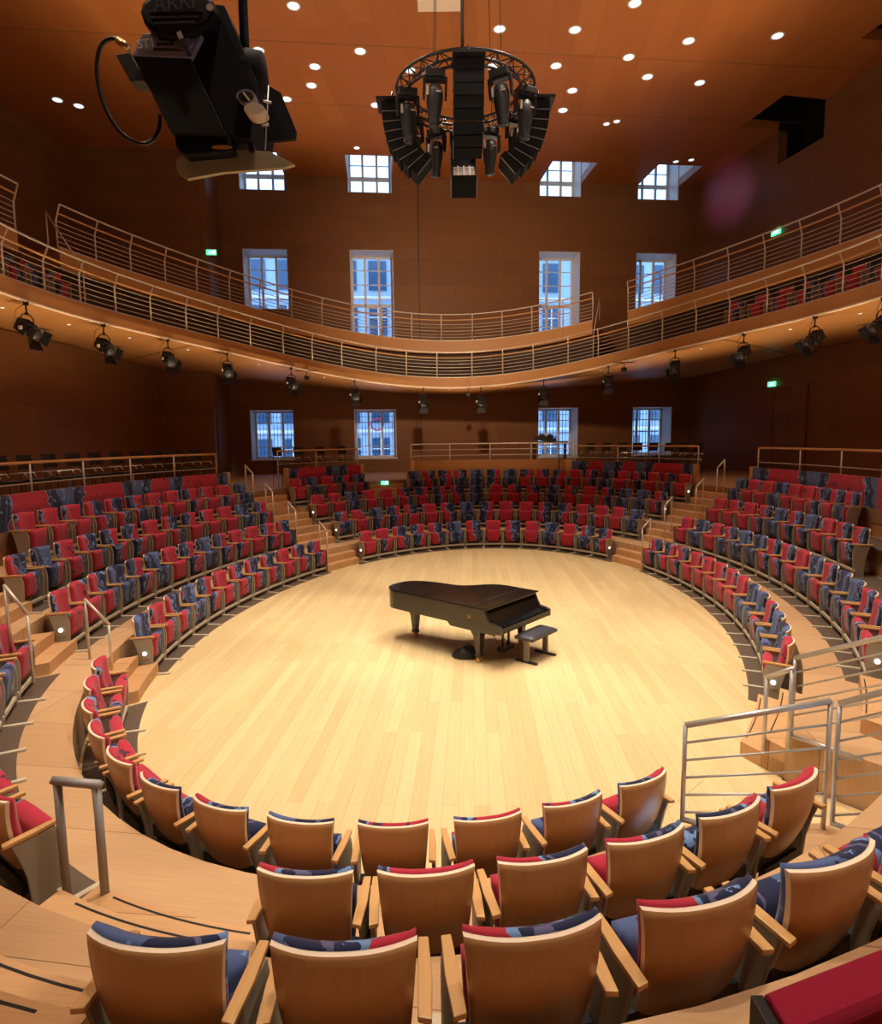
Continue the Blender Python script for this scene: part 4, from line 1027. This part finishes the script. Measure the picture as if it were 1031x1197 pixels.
def mover_proto():
    root = empty('moving_head_light')
    mb = MB(); mb.box((0, 0, -0.10), (0.40, 0.30, 0.14)); mb.box((0, 0, -0.015), (0.10, 0.10, 0.06)); mb.build('base', 'black', root, bevel=0.02)
    mb = MB()
    for s in (-1, 1): mb.extr([(s * 0.20, -0.09, -0.16), (s * 0.20, 0.09, -0.16), (s * 0.20, 0.06, -0.56), (s * 0.20, -0.06, -0.56)], (s * 0.05, 0, 0))
    mb.box((0, 0, -0.19), (0.48, 0.18, 0.05)); mb.build('yoke', 'blackm', root, bevel=0.01)
    mb = MB(); mb.lathe([(0.02, 0.20), (0.13, 0.18), (0.17, 0.05), (0.17, -0.12), (0.15, -0.28), (0.115, -0.46), (0.12, -0.58), (0.0, -0.59)], (0, 0, -0.50), 16); hd = mb.build('head', 'black', root)
    mb = MB(); mb.lathe([(0.0, 0), (0.09, 0), (0.09, -0.01), (0, -0.02)], (0, 0, -1.09), 14); mb.build('lens', 'leather', hd)
    mb = MB(); mb.box((-0.15, -0.1, -0.44), (0.05, 0.03, 0.18)); mb.box((0.08, -0.155, -0.48), (0.10, 0.02, 0.03)); mb.build('label_plate', 'silver', hd)
    return root
MV = mover_proto(); mu = [False]
for k, (a, nm) in enumerate([(-118, 'front left'), (-62, 'front right'), (-156, 'left side, nearest'), (-24, 'right side, nearest'), (118, 'rear left'), (62, 'rear right'), (152, 'left side, rear'), (28, 'right side, rear')]):
    o_ = MV if not mu[0] else copy_tree(MV); mu[0] = True
    o_.location = TC + Vector((TR * math.cos(D(a)), TR * math.sin(D(a)), -0.2)); o_.rotation_euler = (random.uniform(-.06, .06), random.uniform(-.08, .08), random.uniform(-0.5, 0.5)); o_.scale = (0.86, 0.86, 0.86)
    tag(o_, f'black moving head light hanging from the truss ring, {nm}', 'stage light', 'moving head lights on the truss ring')

# ------------------------------------------------------------------ large studio lamp at upper left
LY = 3.4
def Lp(x, y, d=0.0): return at(x, y, LY + d)
root = empty('studio_lamp', Lp(287, 60)); o = root.location.copy()
def lp(mat, name, pts, d0, d1, bevel=0.004, par=None):
    mb = MB(); A_ = [Lp(x, y, d0) - o for x, y in pts]; n = len(A_); B_ = [p + Vector((0, d1 - d0, 0.0)) for p in A_]
    mb.add(A_ + B_, [tuple(range(n)), tuple(reversed(range(n, 2 * n)))] + [(i, n + i, n + (i + 1) % n, (i + 1) % n) for i in range(n)])
    return mb.build(name, mat, par or root, bevel=bevel)
hs = lp('houseblack', 'lamp_housing', [(155, 65), (222, 68), (265, 158), (200, 155)], 0.0, 0.32)
lp('flatblack', 'housing_side', [(223, 66), (242, 4), (262, 6), (300, 95), (292, 162), (266, 158)], 0.02, 0.42)
tp = lp('lilac', 'ribbed_end_plate', [(154, 64), (167, 39), (238, 37), (223, 67)], -0.012, 0.30)
for k in range(3):
    f = 0.25 + 0.24 * k
    a_ = (154 + 13 * (1 - f) + 22, 64 - 25 * (1 - f)); b_ = (223 + 15 * (1 - f) - 12, 66 - 29 * (1 - f))
    lp('black', 'cooling_slot', [(a_[0], a_[1] - 1.3), (b_[0], b_[1] - 1.3), (b_[0], b_[1] + 1.3), (a_[0], a_[1] + 1.3)], -0.016, 0.0, 0, tp)
def disc(x, y, rx, ry, d, mat, name, par, th=0.01):
    return lp(mat, name, [(x + rx * math.cos(2 * PI * k / 18), y + ry * math.sin(2 * PI * k / 18)) for k in range(18)], d, d + th, 0, par)
disc(171, 50.5, 11, 7.5, -0.024, 'lilac', 'badge', tp); disc(214, 50, 11, 7.5, -0.024, 'lilac', 'badge', tp)
def Mtext(x, y, d, tilt):
    p = Lp(x, y, d) - o
    return Matrix.Translation(p) @ Matrix.Rotation(PI / 2, 4, 'X') @ Matrix.Rotation(D(tilt), 4, 'Z')
text_mesh('badge_lettering', 'ST1', 0.058, 'white', tp, Mtext(171, 51, -0.030, 6))
cap = [(163, 14), (166, 2), (176, -6), (236, -8), (248, -2), (251, 12), (246, 26), (226, 37), (200, 43), (182, 38), (168, 28)]
cb = lp('covblack', 'rounded_cover', cap, -0.06, 0.34, 0.02)
for yy, x0, x1 in ((20, 176, 232), (26.5, 180, 228), (13, 174, 236)):
    lp('leather', 'cover_rib', [(x0, yy - 0.8), (x1, yy - 2.2), (x1, yy - 0.4), (x0, yy + 1.0)], -0.068, -0.055, 0, cb)
text_mesh('cover_lettering', 'ARRI', 0.098, 'leather', cb, Mtext(204, 4.5, -0.072, 4), 0.004)
disc(245, 8, 4, 4, -0.07, 'silver', 'latch', cb)
lp('flatblack', 'barn_door', [(262, 40), (300, 92), (328, 108), (346, 152), (345, 162), (272, 169), (262, 150)], 0.30, 0.33, 0.002)
lp('flatblack', 'lower_casing', [(204, 158), (268, 158), (272, 176), (216, 181), (205, 171)], 0.02, 0.28, 0.01)
lp('cream', 'reflector_flap', [(205, 187), (212, 181), (266, 174), (315, 177), (344, 192), (330, 196), (262, 201), (218, 209), (207, 201)], 0.10, 0.13, 0.002)
disc(259, 172, 12, 2.4, 0.015, 'brass', 'brass_ring', root)  # thin brass-coloured ring below the lower casing
lp('black', 'flap_clip', [(290, 168), (296, 168), (297, 176), (291, 177)], 0.08, 0.14, 0); lp('black', 'flap_clip', [(220, 178), (224, 178), (224, 184), (220, 184)], 0.08, 0.14, 0)
k1 = disc(287, 112, 11, 8, -0.02, 'lilac', 'focus_knob', root, 0.06); disc(297, 127, 12, 7.2, -0.06, 'creamd', 'tilt_dial', root, 0.09)
disc(287, 112.5, 9, 6.3, -0.028, 'black', 'knob_face', k1)
lp('creamd', 'knob_mark', [(283, 108), (285, 107), (292, 116), (290, 117)], -0.034, -0.026, 0, k1)
mb = MB(); mb.tube([Lp(314, 100, -0.05) - o, Lp(310, 175, -0.05) - o], 0.003, 5); mb.tube([Lp(308, 118, -0.05) - o, Lp(317, 120, -0.05) - o], 0.006, 5); mb.tube([Lp(306, 147, -0.05) - o, Lp(314, 146, -0.05) - o], 0.006, 5); mb.build('adjusting_wire', 'silver', root)
mb = MB(); mb.lathe([(0.0, -0.09), (0.09, -0.08), (0.105, 0), (0.09, 0.08), (0, 0.09)], Lp(291, 84, 0.12) - o, 16, Matrix.Rotation(PI / 2, 3, 'Y')); mb.build('swivel_joint', 'flatblack', root)
mb = MB(); mb.tube([Lp(287, 75, 0.1) - o, Lp(287, 75, 0.1) - o + Vector((0, 0, 1.0)), Lp(287, 75, 0.1) - o + Vector((0, 0, ZC - Lp(287, 75, 0.1).z - 0.02))], 0.024, 10); mb.build('mounting_pole', 'black', root)
lp('black', 'switch_box', [(135, 64), (152, 61), (168, 94), (152, 95)], 0.05, 0.15, 0.003)
lp('silver', 'locking_lever', [(206, 38), (211, 35), (214, 44), (209, 46)], -0.06, -0.045, 0.002); lp('black', 'locking_lever', [(209, 44), (214, 43), (224, 63), (219, 65)], -0.058, -0.047, 0.002)
cp = [(148, 52), (140, 47), (131, 45), (121, 50), (115, 62), (113, 82), (116, 105), (124, 128), (137, 150), (152, 163), (167, 168), (179, 163), (186, 150), (187, 135)]
mb = MB(); sm = []
for i in range(len(cp) - 1):
    p0 = cp[max(i - 1, 0)]; p1 = cp[i]; p2 = cp[i + 1]; p3 = cp[min(i + 2, len(cp) - 1)]
    for s_ in range(4):
        t = s_ / 4; f = lambda a, b, c, d: 0.5 * (2 * b + (c - a) * t + (2 * a - 5 * b + 4 * c - d) * t * t + (3 * b - 3 * c + d - a) * t ** 3)
        sm.append((f(p0[0], p1[0], p2[0], p3[0]), f(p0[1], p1[1], p2[1], p3[1])))
sm.append(cp[-1])
mb.tube([Lp(x, y, 0.0 + 0.12 * i / len(sm)) - o for i, (x, y) in enumerate(sm)], 0.0105, 8); mb.build('power_cable', 'cable', root)
mb = MB(); mb.tube([Lp(137, 47, 0) - o, Lp(151, 57, 0) - o], 0.019, 8); mb.build('cable_plug', 'brass', root)
tag(root, 'big black studio lamp with barn doors hanging at the upper left', 'studio lamp')

# ------------------------------------------------------------------ grand piano
PX = Vector((0.656, 0.755, 0)); PY = Vector((-0.755, 0.656, 0))
O3 = Vector((0.924, 9.94, 0))
root = empty('grand_piano', O3, math.atan2(PX.y, PX.x))
def bez(p, q, r_, s, n=8): return [tuple((1 - t) ** 3 * a + 3 * (1 - t) ** 2 * t * b + 3 * (1 - t) * t * t * c + t ** 3 * d for a, b, c, d in zip(p, q, r_, s)) for t in [k / n for k in range(n)]]
def outline(y0, g=0.0):
    pts = [(0 - g, y0 - g), (1.57 + g, y0 - g)]
    pts += bez((1.57 + g, 0.95), (1.57 + g, 1.45), (1.02 + g, 1.35), (0.98 + g, 1.85)) + bez((0.98 + g, 1.85), (0.95 + g, 2.3), (0.86 + g, 2.74 + g), (0.48, 2.74 + g)) + bez((0.48, 2.74 + g), (0.15, 2.76 + g), (0 - g, 2.62), (0 - g, 2.35))
    return pts
mb = MB(); mb.prism(outline(0.30), 0.64, 0.975); mb.build('case', 'pianor', root, bevel=0.006)
mb = MB(); mb.prism(outline(0.27, 0.018), 0.985, 1.008); mb.build('lid', 'piano', root, bevel=0.005)
mb = MB(); mb.prism([(-0.019, 0.60), (1.59, 0.60), (1.59, 0.607), (-0.019, 0.607)], 1.006, 1.0095); mb.build('lid_seam', 'leather', root)
mb = MB()
for x0 in (0.0, 1.50):
    mb.extr([(x0, -0.02, 0.60), (x0, -0.02, 0.72), (x0, 0.06, 0.745), (x0, 0.20, 0.77), (x0, 0.25, 0.86), (x0, 0.29, 0.95), (x0, 0.34, 0.975), (x0, 0.34, 0.60)], (0.07, 0, 0))
mb.build('cheek', 'pianor', root, bevel=0.006)
mb = MB(); mb.box((0.785, 0.16, 0.635), (1.43, 0.34, 0.07)); mb.box((0.785, -0.005, 0.66), (1.43, 0.03, 0.09)); mb.build('key_bed', 'piano', root, bevel=0.005)
mb = MB(); mb.extr([(0.07, 0.03, 0.70), (0.07, 0.15, 0.735), (0.07, 0.27, 0.90), (0.07, 0.31, 0.97), (0.07, 0.33, 0.97), (0.07, 0.33, 0.70)], (1.43, 0, 0)); mb.build('fallboard', 'piano', root, bevel=0.005)
mb = MB(); mb.extr([(0.005, 0.1, 0.575), (0.005, 1.05, 0.575), (0.005, 1.12, 0.645), (0.005, 0.1, 0.645)], (0.06, 0, 0)); mb.extr([(1.505, 0.1, 0.575), (1.505, 0.85, 0.575), (1.505, 0.92, 0.645), (1.505, 0.1, 0.645)], (0.06, 0, 0)); mb.box((0.785, 0.9, 0.61), (1.4, 0.10, 0.07)); mb.box((0.6, 1.6, 0.61), (0.10, 1.3, 0.06)); mb.build('lower_beams', 'pianor', root)
for lx, ly in ((0.14, 0.52), (1.43, 0.52), (0.45, 2.30)):
    mb = MB(); S_ = lambda w, z: [(lx - w, ly - w, z), (lx + w, ly - w, z), (lx + w, ly + w, z), (lx - w, ly + w, z)]
    prof = [(0.105, 0.60), (0.10, 0.54), (0.075, 0.48), (0.068, 0.44), (0.045, 0.16), (0.055, 0.14), (0.055, 0.11), (0.04, 0.10)]
    vs = [p for w, z in prof for p in S_(w, z)]; n_ = len(prof)
    fs = [(i * 4 + j, i * 4 + (j + 1) % 4, (i + 1) * 4 + (j + 1) % 4, (i + 1) * 4 + j) for i in range(n_ - 1) for j in range(4)] + [(3, 2, 1, 0), (4 * n_ - 4, 4 * n_ - 3, 4 * n_ - 2, 4 * n_ - 1)]
    mb.add(vs, fs); lg = mb.build('leg', 'pianor', root, bevel=0.004)
    mb = MB()
    for dx in (-0.035, 0.035): mb.lathe([(0.0, -0.014), (0.045, -0.014), (0.05, 0), (0.045, 0.014), (0, 0.014)], (lx + dx, ly, 0.05), 14, Matrix.Rotation(PI / 2, 3, 'Y'))
    mb.tube([(lx, ly, 0.11), (lx, ly, 0.06)], 0.02, 8); mb.build('caster', 'brass', lg)
mb = MB()
for dx in (-0.09, 0.09): mb.box((0.785 + dx, 0.42, 0.37), (0.035, 0.035, 0.46))
mb.box((0.785, 0.42, 0.11), (0.34, 0.14, 0.08)); mb.tube([(0.66, 0.45, 0.14), (0.72, 0.9, 0.58)], 0.008, 6); mb.tube([(0.91, 0.45, 0.14), (0.85, 0.9, 0.58)], 0.008, 6); ly_ = mb.build('pedal_lyre', 'pianor', root, bevel=0.003)
for dx in (-0.08, 0, 0.08):
    mb = MB(); mb.extr([(0.785 + dx - 0.012, 0.36, 0.085), (0.785 + dx + 0.012, 0.36, 0.085), (0.785 + dx + 0.018, 0.22, 0.06), (0.785 + dx - 0.018, 0.22, 0.06)], (0, 0, 0.008)); mb.build('pedal', 'brass', ly_)
# gilded emblem and side lettering on the straight side
mb = MB(); q = lambda y, z: (-0.004, y, z)
mb.tube([q(0.62 - 0.035, 0.845), q(0.62 - 0.028, 0.815), q(0.62, 0.80), q(0.62 + 0.028, 0.815), q(0.62 + 0.035, 0.845)], 0.006, 5); mb.box((-0.003, 0.62, 0.79), (0.006, 0.06, 0.012))
for dy in (-0.012, 0, 0.012): mb.box((-0.003, 0.62 + dy, 0.825), (0.005, 0.004, 0.05))
mb.build('gilded_emblem', 'gold', root)
text_mesh('side_lettering', 'STEINWAY & SONS', 0.042, 'dimgold', root, Matrix.Translation((-0.004, 0.62, 0.745)) @ Matrix.Rotation(-PI / 2, 4, 'Z') @ Matrix.Rotation(PI / 2, 4, 'X'), 0.001)
tag(root, 'long black concert grand piano with closed lid on the stage', 'piano')
# black box under the piano beside the front leg
lc = on_z(545, 768, 0); root = empty('cable_bag', (lc.x, lc.y, 0))
mb = MB(); mb.grid(lambda u, v: (0.24 * math.cos(2 * PI * u) * math.cos(v * PI / 2) * (1 + .15 * math.sin(6 * PI * u)), 0.15 * math.sin(2 * PI * u) * math.cos(v * PI / 2), 0.19 * math.sin(v * PI / 2) * (1 + 0.12 * math.sin(4 * PI * u))), 20, 8)
mb.prism([(0.24 * math.cos(2 * PI * k / 12), 0.15 * math.sin(2 * PI * k / 12)) for k in range(12)], 0.0, 0.02); mb.build('bag_body', 'black', root)
mb = MB(); mb.tube([(-0.1, 0, 0.17), (-0.06, 0, 0.24), (0.06, 0, 0.24), (0.1, 0, 0.16)], 0.012, 6); mb.build('handle', 'leather', root)
tag(root, 'small black bag on the floor under the piano', 'bag')
# piano bench
bc = (on_z(606, 777, 0) + on_z(641, 767, 0)) / 2 + Vector((0.06, 0.12, 0))
root = empty('piano_bench', bc, math.atan2(PX.y, PX.x))
mb = MB(); mb.grid(lambda u, v: ((2 * u - 1) * 0.40, (2 * v - 1) * 0.18, 0.46 + 0.035 * ((1 - abs(2 * u - 1) ** 8) * (1 - abs(2 * v - 1) ** 8)) ** 0.5), 16, 10); mb.box((0, 0, 0.437), (0.80, 0.36, 0.05)); mb.build('seat', 'leather', root)
mb = MB(); mb.box((0, 0, 0.395), (0.66, 0.10, 0.035)); mb.build('seat_frame', 'benchm', root)
for s in (-1, 1):
    mb = MB(); mb.box((s * 0.30, 0, 0.21), (0.05, 0.09, 0.38)); lg = mb.build('leg', 'benchm', root, bevel=0.004)
    mb = MB(); mb.box((s * 0.30, 0, 0.015), (0.06, 0.42, 0.03)); mb.build('foot', 'black', lg, bevel=0.004)
tag(root, 'black leather piano bench on two metal legs beside the keyboard', 'bench')

# ------------------------------------------------------------------ light
w = bpy.data.worlds.new('sky'); scene.world = w; w.use_nodes = True; nt = w.node_tree
bg = nt.nodes['Background']; bg.inputs[0].default_value = (0.42, 0.66, 1.0, 1); bg.inputs[1].default_value = 3.1
def spot(loc, tgt, power, ang, col, size=0.25, blend=0.6):
    d = bpy.data.lights.new('spot', 'SPOT'); d.energy = power; d.spot_size = D(ang); d.spot_blend = blend; d.shadow_soft_size = size; d.color = col
    o_ = bpy.data.objects.new('spot_lamp', d); COL.objects.link(o_); o_.location = loc
    o_.rotation_euler = (Vector(tgt) - Vector(loc)).to_track_quat('-Z', 'Y').to_euler(); return o_
WARM = (1.0, 0.86, 0.68)
for (x, y) in ((2.0, 9.0), (-2.5, 9.5), (3.6, 12.5), (-2.8, 14.0), (0.8, 17.5), (4.2, 16.0), (-0.5, 6.0)):
    spot((x, y, ZC - 0.15), (x * 0.75, y * 0.9 + 1.0, 0), 2800, 62, WARM)
for (x, y) in ((-5.5, 2.5), (1.0, 1.0), (6.5, 3.5)):
    spot((x, y, ZC - 0.15), (x * 0.6, y + 1.2, 0.5), 1900, 70, WARM)
# light of the other ceiling lamps, dimmer
for (x, y) in ((-8, 14), (9, 14), (-6, 21), (8, 21), (1, 25)):
    spot((x, y, ZC - 0.15), (x, y, 0), 130, 100, WARM, blend=0.9)
spot((0.6, 14.8, 9.9), (2.0, 31.5, 9.0), 4200, 75, (1.0, 0.74, 0.48), 0.3, 1.0)  # added warm spot with no fitting, brightens the middle of the window wall
# small lights below the balcony
for a in (52, 66, 80, 94, 108, 122, 136, 150, 165, 180, 195, 38, 22, 5, -12):
    p = P2(Rb(D(a), 0.9), D(a)); d = bpy.data.lights.new('soffit_light', 'SPOT'); d.energy = 60; d.spot_size = D(120); d.spot_blend = 0.9; d.color = WARM; d.shadow_soft_size = 0.05
    o_ = bpy.data.objects.new('soffit_lamp', d); COL.objects.link(o_); o_.location = (p.x, p.y, zb(D(a)) - 0.5)
# purple effect light on the right wall
dR = ray(852, 228); k = (WA.x + 0.1967 * (WA.y)) / (dR.x + 0.1967 * dR.y)
spot((0.6, 15.2, 9.0), (dR.x * k, dR.y * k, H + dR.z * k), 13000, 10, (0.42, 0.14, 1.0), 0.05, 1.0)
# added uplights with no fittings, placed inside the balcony edge to brighten the ceiling
for a in range(0, 360, 36):
    a = D(a + 10); p = P2(Rb(a) - 1.1, a)
    spot((p.x, p.y, zb(a) - 0.2), (0.8, 15.0, ZC + 4), 580, 140, (1.0, 0.78, 0.55), 0.3, 1.0)

# added unseen spots behind the gallery rail, brightening the underside of the balcony
for k in range(18):
    a = D(-25 + 240 * k / 17); p = P2(R(4, a) + 1.25, a); q = P2(Rb(a) + 0.3, a)
    spot((p.x, p.y, 2.6), (q.x, q.y, 7.0), 520, 88, (1.0, 0.72, 0.42), 0.1, 1.0)

scene.view_settings.view_transform = 'Standard'; scene.view_settings.look = 'None'
scene.view_settings.exposure = 0.0; scene.view_settings.gamma = 1.0; scene.view_settings.use_curve_mapping = False
scene.cycles.use_denoising = True
scene.cycles.max_bounces = 6; scene.cycles.diffuse_bounces = 4; scene.cycles.glossy_bounces = 3
scene.cycles.sample_clamp_indirect = 8.0
